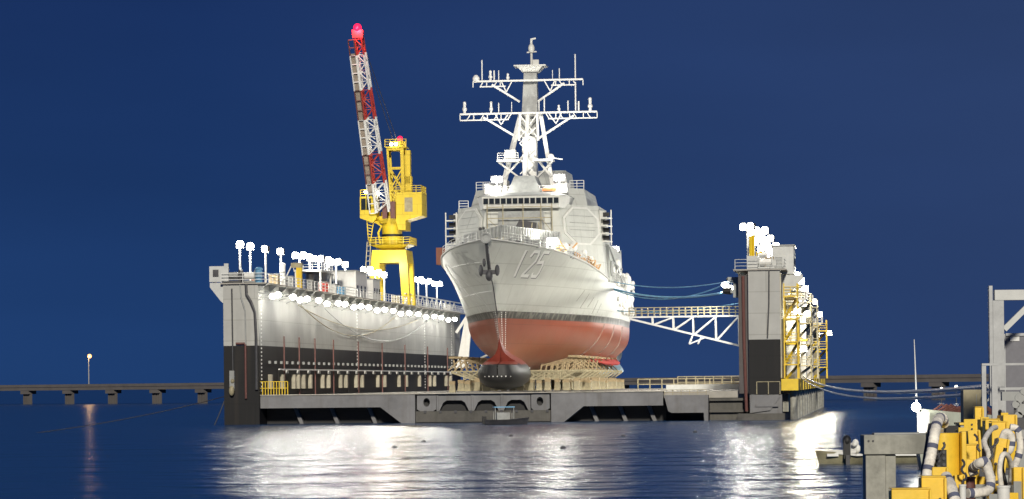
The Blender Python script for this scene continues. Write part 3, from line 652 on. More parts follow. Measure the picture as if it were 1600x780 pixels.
tp = MB(); sect(tp, [(-1.0, MU+4), (1.0, MU+4), (1.0, MU+6), (-1.0, MU+6)], [(-1.7, MU+3.6), (1.7, MU+3.6), (1.7, MU+6.4), (-1.7, MU+6.4)], 45.2, 46.0); tp.box(-2.1, 2.1, MU+3.5, MU+6.5, 46.0, 46.15)
tp.build('top_platform', 'navy2', ship).location.x = -.5
tpole = MB(); tpole.tube([(.1, MU+5, 46.1), (.1, MU+5, 49.6)], .16, 8); tpole.ball((.1, MU+5, 48.4), .55, sc=(.8, .8, 1.2)); tpole.bar((-.5, MU+5, 47.9), (.8, MU+5, 48.0), .16); tpole.bar((0, MU+5, 49.6), (.7, MU+5, 49.75), .2)
tpole.box(.3, 1.1, MU+4.6, MU+5.2, 46.2, 46.9)
tpole.build('pole_mast', 'navy2', ship).location.x = -.5
# propellers, bilge keel, shafts
for s_ in (1, -1):
    hub = MB().tube([(s_*4.7, 101.0, 7.4), (s_*4.7, 103.2, 7.4)], .75, 12).build('propeller', 'steel', ship)
    for k in range(5):
        t = 2*math.pi*k/5+.35; bl_ = MB(); pts = []
        for i in range(9):
            f = i/8; rr = .5+2.2*f; wv_ = 1.15*math.sin(math.pi*min(1, f*.85+.12))
            for q in (-1, 1):
                ang = t + q*wv_/max(rr, 1.0)*.8 + f*.35
                pts.append((s_*4.7+rr*math.cos(ang), 102.0+q*.35*(1-f*.4), 7.4+rr*math.sin(ang)))
        bl_.add(pts + [(a, b+.14, c) for a, b, c in pts], [(2*i, 2*i+1, 2*i+3, 2*i+2) for i in range(8)] + [(18+2*i, 18+2*i+2, 18+2*i+3, 18+2*i+1) for i in range(8)] + [(2*i, 2*i+2, 18+2*i+2, 18+2*i) for i in range(8)] + [(2*i+1, 18+2*i+1, 18+2*i+3, 2*i+3) for i in range(8)])
        bl_.build('blade', mat('pale_blade', (0.42, 0.60, 0.72), .35) if k+s_ == -99 else 'bladeb', hub) if 'bladeb' in M else (M.__setitem__('bladeb', mat('pale_blade', (0.42, 0.60, 0.72), .35)), bl_.build('blade', 'bladeb', hub))
    MB().tube([(s_*4.7, 101, 7.4), (s_*3.4, 76, 6.9)], .35, 8).build('shaft', 'redp', ship)
    fk = MB(); A = []
    for i in range(13):
        u = 46+i*3.4; h = 7.8; b = hull_at(u, h); e = .1+1.3*math.sin(math.pi*(i+.4)/12.8)
        A += [(s_*b*.98, u, h), (s_*(b+e*.75), u, h-e*.7)]
    fk.add(A, [(2*i, 2*i+1, 2*i+3, 2*i+2) for i in range(12)]); fk.add([(x, y, z-.12) for x, y, z in A], [(2*i, 2*i+1, 2*i+3, 2*i+2) for i in range(12)])
    fk.build('bilge_keel', mat('pink_red', (0.42, 0.14, 0.12), .5) if s_ > 9 else 'redp', ship)
    MB().add([(s_*3.2, 107, 6.2), (s_*3.2, 110, 6.6), (s_*3.2, 110.5, 10.5), (s_*3.2, 106.5, 10.5), (s_*3.5, 107, 6.2), (s_*3.5, 110, 6.6), (s_*3.5, 110.5, 10.5), (s_*3.5, 106.5, 10.5)], [(0,1,2,3),(4,5,6,7),(0,1,5,4),(1,2,6,5),(2,3,7,6),(3,0,4,7)]).build('rudder', 'redp', ship)

# ------------------------------------------------------------------ blocks and cradle frames under the hull
blk = dthing('keel_block', 'timber capped keel block standing alone ahead of the front row', 'keel block', 29.9-6, 18, HD, 'keel blocks under the hull')
MB().frustum((-.4, .4, -.4, .4), (-.3, .3, -.3, .3), .1, 1.05).build('base', 'cradle', blk)
MB().box(-.34, .34, -.35, .35, 1.06, 1.45).build('cap', 'timber', blk)
spots = [(a, u) for u in (21,) for a in (-5.2, -4.1, -3.0, -1.9, -.8, .3, 1.4, 2.5, 3.6, 4.7, 5.8, 6.9)] + [(8.0, u) for u in range(21, 80, 3)] + [(6.5, u) for u in range(24, 80, 6)] + [(-6.4, u) for u in range(24, 66, 6)] + [(0, u) for u in range(30, 140, 8)] + [(9.1, u) for u in range(26, 80, 6)]
_cnt = {}
def blab(a, u):
    row = 'front row' if u == 21 else {8.0: 'right bilge row', 6.5: 'row inside the right bilge', -6.4: 'left bilge row', 0: 'keel row', 9.1: 'outermost right row'}[a]
    _cnt[row] = _cnt.get(row, -1) + 1
    return 'timber capped keel block in the %s, %s from %s' % (row, ORD[_cnt[row]], 'the left' if u == 21 else 'the bow')
for a, u in spots:
    b_ = dup(blk, D(29.9+a+random.uniform(-.15, .15), 5+u, HD+.11), -TH+random.uniform(-.2, .2)); b_['label'] = blab(a, u); b_.scale = (random.uniform(.9, 1.1), 1, random.uniform(.9, 1.15))
cr = dthing('hull_cradle_frame', 'cream steel cradle frame of braced trusses across the dock under the hull', 'cradle frame', 29.9, 31, HD+1.75, 'cradle frames under the hull')
c1 = MB(); c1.box(-8.0, 9.0, -.12, .12, .8, .98); c1.box(-5.2, 7.6, -.12, .12, -.2, -.05)
c1.bar((-8.0, 0, .8), (-5.2, 0, -.15), .2); c1.bar((9.0, 0, .8), (7.6, 0, -.15), .2); c1.build('crossbeam', 'cradle', cr)
c2 = MB()
for i, x in enumerate([-6.4, -4.4, -2.4, -.4, 1.6, 3.6, 5.6]): c2.bar((x, 0, -.15), (x+2, 0, .85), .14); c2.bar((x+2, 0, -.15), (x, 0, .85), .12); c2.bar((x, 0, -.2), (x, 0, .9), .14)
c2.build('lattice', 'cradle', cr)
for s_ in (-1, 1):
    c3 = MB()
    for x, z in ((3.2, 1.6), (4.6, 2.0), (6.0, 2.5), (7.4, 3.4)):
        c3.bar((s_*x, 0, .95), (s_*x*1.04, 0, .8+z*.55), .18)
    c3.bar((s_*3.2, 0, 1.5), (s_*7.4, 0, 2.6), .14); c3.bar((s_*8.4, 0, .95), (s_*6.6, 0, 2.6), .16); c3.bar((s_*5, 0, .95), (s_*7, 0, 2.4), .12)
    c3.box(min(s_*6.6, s_*8.2), max(s_*6.6, s_*8.2), -.5, .5, 2.5, 2.75)
    c3.build('shore', 'timber', cr)
crs = [cr]
for i in range(1, 10): crs.append(dup(cr, D(29.9+.0, 31+i*5.6, HD+1.75)))
for i, q in enumerate(crs): q['label'] = 'cream braced cradle frame under the hull, %s back from the bow' % ORD[i]

# ------------------------------------------------------------------ floodlights
LC = (1.0, 0.97, 0.88)
def pole_lamp(v, u, h, hp, label, power, group, n=2, aim=(1, .1, -.5), name='floodlight_pole', two=True, mtl='white', head=.5):
    t = dthing(name, label, 'floodlight', v, u, h, group)
    t.rotation_euler[2] += random.uniform(-.6, .6); MB().tube([(0, 0, 0), (0, 0, hp)], .13, 8).build('pole', mtl, t)
    MB().bar((-.45*n, 0, hp), (.45*n, 0, hp), .12).build('crossarm', mtl, t)
    for k in range(n):
        x = (k-(n-1)/2)*1.05
        MB().box(x-.36, x+.36, -.05, .35, hp+.02, hp+.72).build('lamp_housing', 'dark', t)
        MB().tube([(x, .1, hp+.38), (x, -.18, hp+.38)], .3, 12, .48).build('reflector', 'steel', t)
        for ax_, az_ in ((-.19, .2), (.2, .22), (-.18, .56), (.2, .54)):
            MB().ball((x+ax_, -.2, hp+az_), random.uniform(.17, .23), 9, 7, (1, .6, 1)).build('lamp_lens', 'bulb', t)
    if power: light(t, (0, -.75, hp+.4), power, LC, .45, 'SPOT', aim, 150)
    return t
def ordl(i): return ORD[i]
top = [(377, 384, 1), (393, 387, 1), (417, 391, 1), (441, 395, 1), (470, 401, 2), (486, 404, 1), (500, 406, 2), (514, 408, 1), (527, 411, 2), (541, 415, 1), (574, 423, 2), (588, 428, 2), (602, 431, 1), (655, 438, 2), (668, 441, 2), (684, 445, 2)]
for i, (px, py, nn) in enumerate(top):
    # solve u so that the lamp at v stands at this column
    v = 0.7 if i in (0,) else 1.0 + (i % 3)*.5
    lo, hi = 0, 168
    for _ in range(40):
        mid = (lo+hi)/2; q = D(v, mid); cx = 800 + 4800*q.x/q.y
        if cx < px: lo = mid
        else: hi = mid
    u = mid; q = D(v, u); hh = CAMH + (HOR(px)-py)*q.y/4800
    pole_lamp(v, u, HTL+.16, max(2.2, hh-.4-HTL), 'twin floodlight mast on top of the left wing wall, %s from its near end' % ordl(i) if nn > 1 else 'slim white floodlight mast on top of the left wing wall, %s from its near end' % ordl(i), 3000, 'floodlight masts on the left wing wall', nn)
def wall_flood(v, u, h, label, power, group, s_=1):
    t = dthing('wall_floodlight', label, 'floodlight', v, u, h, group)
    MB().bar((0, 0, .35), (s_*1.75, 0, .1), .12).bar((0, 0, -.5), (s_*1.4, 0, 0), .08).build('bracket', 'steel', t)
    MB().box(min(s_*1.4, s_*2.0), max(s_*1.4, s_*2.0), -.35, .45, -.28, .22).build('lamp_housing', 'steel', t)
    MB().ball((s_*1.75, -.3, -.1), .35, 10, 8, (1.1, .7, .9)).build('lamp_lens', 'bulb', t)
    light(t, (s_*2.9, -.3, -1.3), power*1.0, LC, .35) if s_ > 0 else light(t, (-2.2, 0, -.4), 8000 if u > 8 else 3500, LC, .35, 'SPOT', (-1, -.15, -.35) if u > 8 else (-.5, .1, -1), 160)
px_l = [417, 437, 460, 471, 482, 500, 513, 531, 541, 555, 566, 578, 591, 603, 616, 628, 641, 655, 667, 680, 691, 702, 712]
for i, px in enumerate(px_l):
    lo, hi = 0, 167
    for _ in range(40):
        mid = (lo+hi)/2; q = D(TL+1.75, mid); cx = 800 + 4800*q.x/q.y
        if cx < px: lo = mid
        else: hi = mid
    wall_flood(TL, mid, HTL-1.25+(.15 if i % 3 else -.1), 'glaring floodlight under the walkway edge of the left wing wall, %s from the near end' % ordl(i), 230 if i < 12 else 300, 'floodlights along the left wall edge')
for i in range(16):
    u = 4+i*8.5; hp = 4.6 - i*.08
    if i < 9: pole_lamp(W-TR+1.0+(i % 2)*1.2, u, HTR+.16, hp, 'white floodlight mast on top of the right wing wall, %s from its near end' % ordl(i), 2600, 'floodlight masts on the right wing wall', 2, (-1, .2, -.5) if i % 2 else (1, -.3, -.6))
for i in range(12):
    wall_flood(W-TR, 6+i*13, HTR-1.3, 'floodlight under the inner edge of the right wing wall, %s from the near end' % ordl(i), 2200, 'floodlights along the right wall edge', -1)

# ------------------------------------------------------------------ machinery on the left wing
def lw(px, v=2.0):
    lo, hi = 0, 168
    for _ in range(40):
        mid = (lo+hi)/2; q = D(v, mid); cx = 800 + 4800*q.x/q.y
        if cx < px: lo = mid
        else: hi = mid
    return mid
def winch(name, label, v, u, h, m1='dark', m2='steel', sc=1.0, group=None):
    t = dthing(name, label, 'winch', v, u, h, group)
    MB().box(-1.1*sc, 1.1*sc, -.6*sc, .6*sc, 0, .3*sc).build('base_frame', m1, t)
    MB().tube([(-.7*sc, 0, .85*sc), (.7*sc, 0, .85*sc)], .42*sc, 12).build('drum', m2, t)
    for x in (-.8, .8): MB().tube([(x*sc-.06, 0, .85*sc), (x*sc+.06, 0, .85*sc)], .72*sc, 14).build('flange', m1, t)
    MB().box(.85*sc, 1.25*sc, -.4*sc, .4*sc, .3*sc, 1.1*sc).build('motor', m1, t)
    return t
winch('mooring_winch', 'dark mooring winch at the near end of the left wing top', .9, 1.2, HTL+.16)
winch('anchor_winch', 'white rimmed winch with a round drum beside the dark mooring winch', 2.6, 2.0, HTL+.16, 'steel', 'white')
def vent(v, u, h, r, hh, m, label):
    t = dthing('ventilator', label, 'ventilator', v, u, h)
    MB().tube([(0, 0, 0), (0, 0, hh)], r, 14).build('shaft', m, t); MB().ball((0, 0, hh), r*1.15, 12, 6, (1, 1, .5)).build('cowl', m, t)
    MB().tube([(0, 0, hh*.6), (0, 0, hh*.66)], r*1.08, 14).build('band', 'steel', t)
vent(3.9, 1.4, HTL+.16, .42, 1.6, 'blue', 'squat pale blue ventilator near the corner of the left wing')
vent(4.2, 14, HTL+.16, .35, 2.6, 'white', 'tall white ventilator behind the pale blue one')
vent(2.0, lw(486), HTL+.16, .45, 2.4, 'steel', 'grey ventilator pipe on the left wing beside the yellow hoist')
def cabin(label, v, u, h, wx, wy, hz, m='white', roof='steel', name='deck_cabin', cat='cabin', win=3):
    t = dthing(name, label, cat, v, u, h)
    MB().box(-wx/2, wx/2, 0, wy, 0, hz).build('wall', m, t); MB().box(-wx/2-.15, wx/2+.15, -.15, wy+.15, hz+.003, hz+.15).build('roof', roof, t)
    MB().box(-wx/2+.3, -wx/2+1.1, -.06, -.004, .05, 1.95).build('door', 'steel', t)
    for k in range(win): MB().box(wx/2+.003, wx/2+.05, .8+k*wy/win, .8+k*wy/win+.8, 1.1, 1.8).build('window', 'glass', t)
    return t
cabin('white control cabin on the left wing between the yellow hoist and the crane', 1.9, lw(540), HTL+.16, 3.4, 9, 3.7, 'white')
cabin('small white deck cabin beneath the floodlights at the left wing edge', 2.0, lw(497), HTL+.16, 2.4, 5, 2.6, 'white')
cabin('white box cabin beside the left leg of the yellow crane', 2.2, lw(566), HTL+.16, 3.0, 6, 3.0, 'white')
t = dthing('platform_tower', 'white flat platform on posts above the left wing walkway', 'platform', 2.2, lw(480), HTL+.16)
MB().box(-1.8, 1.8, 0, 8, 2.7, 2.95).build('platform_deck', 'white', t)
for x, y in ((-1.6, .3), (1.6, .3), (-1.6, 7.6), (1.6, 7.6)): MB().bar((x, y, 0), (x, y, 2.7), .2).build('leg', 'white', t)
MB().rail([(-1.8, .05, 2.95), (1.8, .05, 2.95), (1.8, 8, 2.95)], 1, 1.2, .06).build('railing', 'white', t)
t = dthing('yellow_hoist', 'small yellow post hoist with a slanting white stay on the left wing', 'hoist', 2.6, lw(462), HTL+.16)
MB().box(-.35, .35, -.3, .3, 0, 2.9).build('post', 'yellow', t); MB().box(-1.0, .4, -.3, .3, 2.9, 3.5).build('head', 'cradle', t)
MB().bar((-.9, 0, 3.3), (-2.4, 0, .3), .14).build('stay', 'white', t)
t = dthing('drum_tank', 'blue drum tank standing by the left wing railing near the cabins', 'tank', 4.0, lw(535, 4), HTL+.16)
MB().tube([(0, 0, 0), (0, 0, 1.1)], .6, 14).build('drum', 'blue', t); MB().tube([(0, 0, 1.1), (0, 0, 1.25)], .3, 10).build('cap', 'steel', t)
# clutter: lockers and pipe posts
cl = [(400, 1.4, 'orange', 'orange fire locker beside the near railing of the left wing'), (430, 3.6, 'timber', 'tan equipment locker at the near railing of the left wing'), (452, 3.8, 'steel', 'grey locker beside the yellow hoist'), (508, 4.0, 'redp', 'red valve locker at the left wing edge below the platform'), (520, 3.6, 'white', 'white locker between the red and blue ones on the left wing'), (620, 3.2, 'cradle', 'cream locker below the crane opening'), (640, 3.4, 'white', 'white locker at the crane right leg'), (700, 3.0, 'white', 'white far locker at the distant end of the left wing')]
for px, v, m, lab in cl:
    t = dthing('equipment_locker', lab, 'locker', v, lw(px, v), HTL+.16)
    MB().box(-.6, .6, -.5, .5, 0, 1.3).build('body', m, t, bevel=.05); MB().box(-.65, .65, -.55, .55, 1.303, 1.4).build('lid', 'steel', t); MB().box(-.1, .1, -.6, -.503, .8, .9).build('handle', 'dark', t)
# truss gangway on top of the wing at far part
t = dthing('truss_walkway', 'white lattice truss walkway along the far top of the left wing', 'walkway', TL+.6, lw(628, TL), HTL+.3)
b = MB(); Lw = 165-lw(628, TL); k = 0
b.bar((0, 0, 0), (0, Lw, 0), .16).bar((0, 0, 1.5), (0, Lw, 1.5), .16)
y = 0
while y < Lw-5: b.bar((0, y, 0), (0, y+2.5, 1.5), .12).bar((0, y+2.5, 1.5), (0, y+5, 0), .12); y += 5
b.build('truss', 'white', t)
# hoses drooping along the wall
for k, (u0, u1, dz, m, lab) in enumerate([(22, 118, 2.2, 'cradle', 'long pale hose drooping in a loop along the left wing wall'), (24, 96, 3.2, 'cradle', 'lower pale hose sagging along the left wing wall'), (40, 128, 3.6, 'steel', 'grey hose sagging lowest along the left wing wall')]):
    pts = [D(TL+.4, u0+(u1-u0)*i/24, HTL-1.9-dz*4*(i/24)*(1-i/24)) for i in range(25)]
    base = pts[0].copy(); o = MB().tube([p-base for p in pts], .065, 6).build('sagging_hose', m, None, loc=base); o['label'] = lab; o['category'] = 'hose'; o['group'] = 'hoses along the left wall'

# swing gallows and strut at the far end of the left wing
t = dthing('gangway_tower', 'white A shaped steel tower with slanting strut at the far left wing end', 'tower', TL+.3, 162, 7.4)
b = MB(); b.add([(0,0,0),(1.9,0,0),(2.7,0,8.6),(1.6,0,8.6),(0,.6,0),(1.9,.6,0),(2.7,.6,8.6),(1.6,.6,8.6)], [(0,3,2,1),(4,5,6,7),(0,1,5,4),(1,2,6,5),(2,3,7,6),(3,0,4,7)]); b.build('leg_frame', 'white', t)
MB().box(-1.0, 2.0, 0, .5, -.35, -.003).build('base', 'white', t); MB().bar((0, 0, 5.5), (1.7, 0, 8.0), .45).build('brace', 'white', t)
MB().bar((1.8, 0, .1), (6.0, -6, 1.7), .3).build('strut', 'white', t)

# ------------------------------------------------------------------ crane on the left wing
CU = lw(611, 2.1)
cr_ = dthing('yellow_crane', 'tall yellow pedestal crane with a raised red and white lattice boom on the left wing', 'crane', 2.1, CU, HTL+.16)
M['cy'] = mat('crane_yellow', (0.74, 0.54, 0.03), 0.4, var=0.10, scale=.7, streak=0.15, scol=(0.35, 0.22, 0.04), plates=(2.2, 1.5))
for sx in (-1, 1):
    for sy in (0, 1):
        b = MB(); b.frustum((min(sx*1.9, sx*3.05), max(sx*1.9, sx*3.05), sy*5-.6, sy*5+.6), (min(sx*1.5, sx*2.75), max(sx*1.5, sx*2.75), sy*5-.6, sy*5+.6), 0, 6.3); b.build('leg', 'cy', cr_)
MB().frustum((-2.75, 2.75, -.65, 5.65), (-2.55, 2.55, -.6, 5.6), 6.303, 8.2).build('portal_beam', 'cy', cr_)
MB().frustum((-1.2, 1.2, 1.3, 3.7), (-3.0, 3.0, -.6, 5.6), 8.21, 9.0).build('slewing_base', 'cy', cr_)
MB().rail([(-3.0, -.6, 9.0), (3.2, -.6, 9.0), (3.2, 5.6, 9.0), (-3.2, 5.6, 9), (-3.0, -.6, 9)], 1.1, 1.0, .07).build('railing', 'cy', cr_)
MB().tube([(0, 2.5, 9.0), (0, 2.5, 10.3)], 1.55, 20).build('ring', 'cy', cr_)
MB().tube([(0, 2.5, 10.31), (0, 2.5, 10.65)], 1.6, 20).build('slew_gap', 'black', cr_)
MB().tube([(0, 2.5, 10.66), (0, 2.5, 14)], 1.5, 20, 1.7).build('column', 'cy', cr_)
MB().frustum((-1.9, 2.0, 1.0, 4.5), (-3.9, 4.2, .3, 5), 12.3, 13.3).build('turntable', 'cy', cr_)
MB().prism([(1.3, 11.2), (2.4, 11.2), (2.4, 12.6), (4.9, 13.3), (4.9, 16.8), (.8, 16.8), (.8, 13.3)], 'y', .2, 5.2).build('machinery_house', 'cy', cr_)
MB().box(2.3, 3.5, .12, .197, 13.9, 16).build('louvre', 'cradle', cr_)
MB().rail([(1.0, .3, 16.8), (4.8, .3, 16.8), (4.8, 5, 16.8)], 1.0, .8, .07).build('railing', 'cy', cr_)
cab = MB().prism([(-4.3, 13.0), (-2.4, 12.3), (-1.8, 13.0), (-1.8, 16.2), (-4.3, 16.2)], 'y', -.8, 2.2).build('operator_cab', 'cy', cr_)
for x in (-4.1, -3.3): MB().box(x, x+.7, -.87, -.803, 14.2, 15.9).build('window', 'glass', cab)
MB().rail([(-4.2, -.7, 16.2), (-1.8, -.7, 16.2)], 1.0, .8, .08).build('railing', 'cy', cr_)
b = MB(); b.bar((-3.4, 0, 13), (-3.2, 0, 9.8), .14).bar((-2.4, 0, 12.4), (-2.9, 0, 9.4), .14)
for z in range(7): b.bar((-3.3, 0, 9.8+z*.45), (-2.6, 0, 9.6+z*.45), .1)
b.tube([(-2.3, 0, 12.6), (-1.2, 0, 11.8), (-1.7, 0, 10.8), (-1.4, 0, 9.2)], .16, 6)
b.build('access_stair', 'cy', cr_)
b = MB(); 
for i in range(12): b.bar((-3.9+i*.05, -.4, .6+i*.75), (-3.1+i*.03, -.4, .6+i*.75), .1)
b.bar((-4.0, -.4, 0), (-3.3, -.4, 9.5), .12).bar((-3.2, -.4, 0), (-2.8, -.4, 9.5), .12); b.build('ladder', 'cradle', cr_)
# A frame mast
b = MB()
for y in (2.0, 4.2):
    b.bar((.1, y, 13.4), (-.5, y, 23.6), .3); b.bar((1.9, y, 13.4), (1.7, y, 24.6), .5)
    b.bar((-.5, y, 23.4), (1.8, y, 23.4), .4); b.bar((-.4, y, 20.6), (1.8, y, 20.6), .22); b.bar((-.2, y, 17.2), (1.8, y, 17.2), .22)
    b.bar((-.4, y, 20.6), (1.8, y, 17.2), .18); b.bar((1.8, y, 20.6), (-.2, y, 17.2), .18); b.bar((0, y, 13.6), (1.8, y, 17.2), .18); b.bar((-.2, y, 17.2), (1.8, y, 13.8), .18)
b.box(-.8, 2.4, 1.6, 4.6, 23.6, 23.75); b.build('gantry_mast', 'cy', cr_)
b = MB(); b.rail([(-.8, 1.6, 23.75), (2.4, 1.6, 23.75)], 1.1, .8, .07); b.box(2.2, 2.9, 2, 3.2, 18.2, 23.2); b.box(2.2, 3.1, 2, 3.2, 16.7, 19.3); b.build('ladder_cage', 'cy', cr_)
MB().tube([(1.3, 2.2, 23.8), (1.3, 2.2, 24.7)], .12, 6).build('beacon_post', 'cy', cr_)
MB().ball((1.4, 2.1, 24.95), .42).build('beacon', 'bulbr', cr_)
for x in (.2, .9): MB().ball((x, 1.5, 24.1), .22).build('work_lamp', 'bulb', cr_)
MB().ball((-3.4, -.9, 16.9), .2).ball((-1.4, -.9, 16.6), .2).build('cab_lamp', 'bulb', cr_)
# boom: four chords in red and white sections with a walkway strip on its left
foot = Vector((-1.2, -.6, 14.0)); tip = Vector((-3.2, -9.0, 38.9)); BL = (tip-foot).length
ax = (tip-foot).normalized(); bx = Vector((1, 0, 0)) - ax*ax.x; bx.normalize(); by = ax.cross(bx)
def bw_(f): return 1.15-.55*f
secs = [(0, .11, 'redp'), (.0, .17, 'white'), (.17, .34, 'redp'), (.34, .54, 'white'), (.54, .71, 'redp'), (.71, .91, 'white'), (.91, 1.0, 'redp')][1:]
for f0, f1, m in secs:
    b = MB(); n_ = max(2, round((f1-f0)*BL/1.35))
    def bp(f, sx, sy): return foot + ax*(f*BL) + bx*(sx*bw_(f)*.8+.45) + by*(sy*.8)
    for i in range(n_):
        g0 = f0+(f1-f0)*i/n_; g1 = f0+(f1-f0)*(i+1)/n_
        for sx, sy in ((-1,-1),(1,-1),(1,1),(-1,1)): b.bar(bp(g0, sx, sy), bp(g1, sx, sy), .24 if m == 'white' else .2)
        s1 = 1 if i % 2 else -1
        for sy in (-1, 1): b.bar(bp(g0, s1, sy), bp(g1, -s1, sy), .13); b.bar(bp(g1, -s1, sy), bp(g1, s1, sy), .08)
        for sx in (-1, 1): b.bar(bp(g0, sx, s1), bp(g1, sx, -s1), .12)
    b.build('boom_section', m, cr_)
    b = MB()
    def wp(f, q, sy=-1): return foot + ax*(f*BL) + bx*(-bw_(f)*.8+.45-q) + by*(sy*.9)
    for i in range(n_+1):
        g = f0+(f1-f0)*i/n_; b.bar(wp(g, .15), wp(g, 1.0), .14)
        if i < n_:
            g1 = f0+(f1-f0)*(i+1)/n_
            b.bar(wp(g, .15), wp(g1, .15), .16); b.bar(wp(g, 1.0), wp(g1, 1.0), .16)
    b.build('boom_walkway', 'white' if m == 'white' else 'pipered', cr_)
b = MB(); b.add([], [])
gp = [wp(f, q, -.75) for f in (.12, .92) for q in (.2, .95)]
b.add([gp[0], gp[1], gp[3], gp[2]], [(0,1,2,3)]); b.build('walkway_grating', mat('grating', (0.30, 0.25, 0.2), .7), cr_)
MB().box(tip.x-.5, tip.x+1.1, tip.y-.5, tip.y+.5, tip.z, tip.z+1.2).build('sheave_head', 'redp', cr_)
MB().ball((tip.x+.25, tip.y-.2, tip.z+1.5), .62).build('beacon', 'bulbr', cr_)
light(cr_, (tip.x+.25, tip.y-1.6, tip.z+1.2), 1500, (1, .05, .12), .3)
b = MB()
for dx in (-.3, .3): b.bar((.9+dx, 2.2, 24), tuple(tip+Vector((.4+dx*.5, .3, .6))), .07)
b.build('stay_rope', 'dark', cr_)
for x in (-.9, .3): MB().box(x, x+.7, -.9, .2, 12.9, 15.4).build('boom_foot', 'pipered', cr_)
light(cr_, (.3, -7, 6), 2500, LC, .5)

# ------------------------------------------------------------------ ship floodlights
for a, u, h, hp, pw, lab in ((-3.6, 38.6, 28.7, 1.5, 1300, 'bright floodlight on the bridge roof left of the mast'), (4.4, 38.6, 28.7, 1.6, 1300, 'bright floodlight on the bridge roof right of the mast'), (5.7, 17.5, 19.6, 1.6, 3800, 'bright floodlight on the foredeck edge above the hull number'), (9.3, 61, 20.3, 1.7, 2500, 'bright floodlight on the side gallery of the ship facing the right wing')):
    t = dthing('deck_floodlight', lab, 'floodlight', 29.9+a, 5+u, h)
    MB().tube([(0, 0, 0), (0, 0, hp)], .1, 8).build('stand', 'white', t)
    MB().box(-.8, .8, .1, .4, hp-.2, hp+.7).build('lamp_housing', 'dark', t)
    for k in (-.4, 0, .4): MB().ball((k, -.05, hp+.25), .3, 10, 8, (1, .5, 1.3)).build('lamp_lens', 'bulb', t)
    light(t, (0, -.8, hp+.3), pw*.7, LC, .4)
    if u < 40 and h > 25: light(t, (0, .6, hp+.5), 3800, LC, .4, 'SPOT', (-.3 if a > 0 else .3, 1, 1.3), 95)

# ------------------------------------------------------------------ swing gangway from the right wing
t = dthing('truss_gangway', 'white triangular truss gangway reaching from the right wing wall to the warship', 'gangway', W-TR, 9, 12.0)
GL = 13.0
def gz(x): return -.02*x          # deck level relative (x negative = towards the ship)
b = MB(); b.box(-GL, 0, -.7, .7, -.18, 0); b.build('walkway_deck', 'white', t)
b = MB(); b.rail([(-GL, -.7, 0), (0, -.7, 0)], 1.0, .72, .06, 3).rail([(-GL, .7, 0), (0, .7, 0)], 1.0, .72, .06, 3); b.build('railing', 'cradle', t)
b = MB()
low = lambda x: -.3 - (x+GL)/GL*3.3
for y in (-.65, .65): b.bar((-GL, y, -.25), (0, y, low(0)), .22)
stn = [-10.3, -7.9, -5.6, -3.0, -.35]
for k, x in enumerate(stn):
    for y in (-.65, .65): b.bar((x, y, -.15), (x+.02, y, low(x)), .17)
    b.bar((x, -.65, -.2), (x, .65, low(x)), .12).bar((x, .65, -.2), (x, -.65, low(x)), .12)
    if k: 
        for y in (-.65, .65): b.bar((x-.05, y, -.2), (stn[k-1]+.1, y, low(stn[k-1])), .16)
b.bar((-5.6, -.65, low(-5.6)), (-6.0, -1.6, low(-5.6)-1.1), .14).bar((-4.6, -.65, low(-4.6)), (-5.0, -1.6, low(-5.6)-1.1), .14).bar((-6.0, -1.6, low(-5.6)-1.1), (-4.2, -.65, low(-4.2)), .14)
b.build('truss', 'white', t)
# hawsers
def hawser(name, label, p0, p1, sag, r, m, cat='rope', group=None, n=20):
    p0 = Vector(p0); p1 = Vector(p1); pts = [p0.lerp(p1, i/n) - Vector((0, 0, sag*4*(i/n)*(1-i/n))) for i in range(n+1)]
    o = MB().tube([p-p0 for p in pts], r, 7).build(name, m, None, loc=p0); o['label'] = label; o['category'] = cat
    if group: o['group'] = group
    return o
hg = 'blue mooring hawsers to the right wing'
hawser('hawser', 'thin top blue hawser from the warship to the right wing', D(39.4, 60, 17.8), D(W-TR-1.0, 4, 15.8), .8, .06, 'bluerope', group=hg)
hawser('hawser', 'thick blue hawser sagging between the warship and the lower bollard of the right wing', D(39.6, 60, 16.8), D(W-TR-1.2, 4, 14.6), .9, .13, 'bluerope', group=hg)
hawser('hawser', 'blue hawser crossing from the sagging thick one up to the right wing', D(39.6, 60, 16.7), D(W-TR-1.0, 4, 15.7), 1.6, .08, 'bluerope', group=hg)
hawser('hawser', 'low blue hawser just above the gangway rail', D(40, 62, 13.9), D(W-TR-.1, 5, 13.3), .5, .07, 'bluerope', group=hg)
t = dthing('mooring_fairlead', 'pair of dark roller fairleads bolted to the inner edge of the right wing', 'fairlead', W-TR, 4, HTR-2.4)
MB().box(-1.0, .0, -.8, .8, 0, .4).box(-.7, 0, -.8, .8, -.5, 0).box(-1.3, 0, -.8, .8, 1.4, 1.8).box(-.7, 0, -.8, .8, .4, 1.4).build('bracket', 'steel', t)
MB().tube([(-1.9, 0, .25), (-.9, 0, .25)], .32, 10, .45).build('roller', 'black', t); MB().ball((-1.3, 0, 1.6), .2).build('pulley', 'black', t)

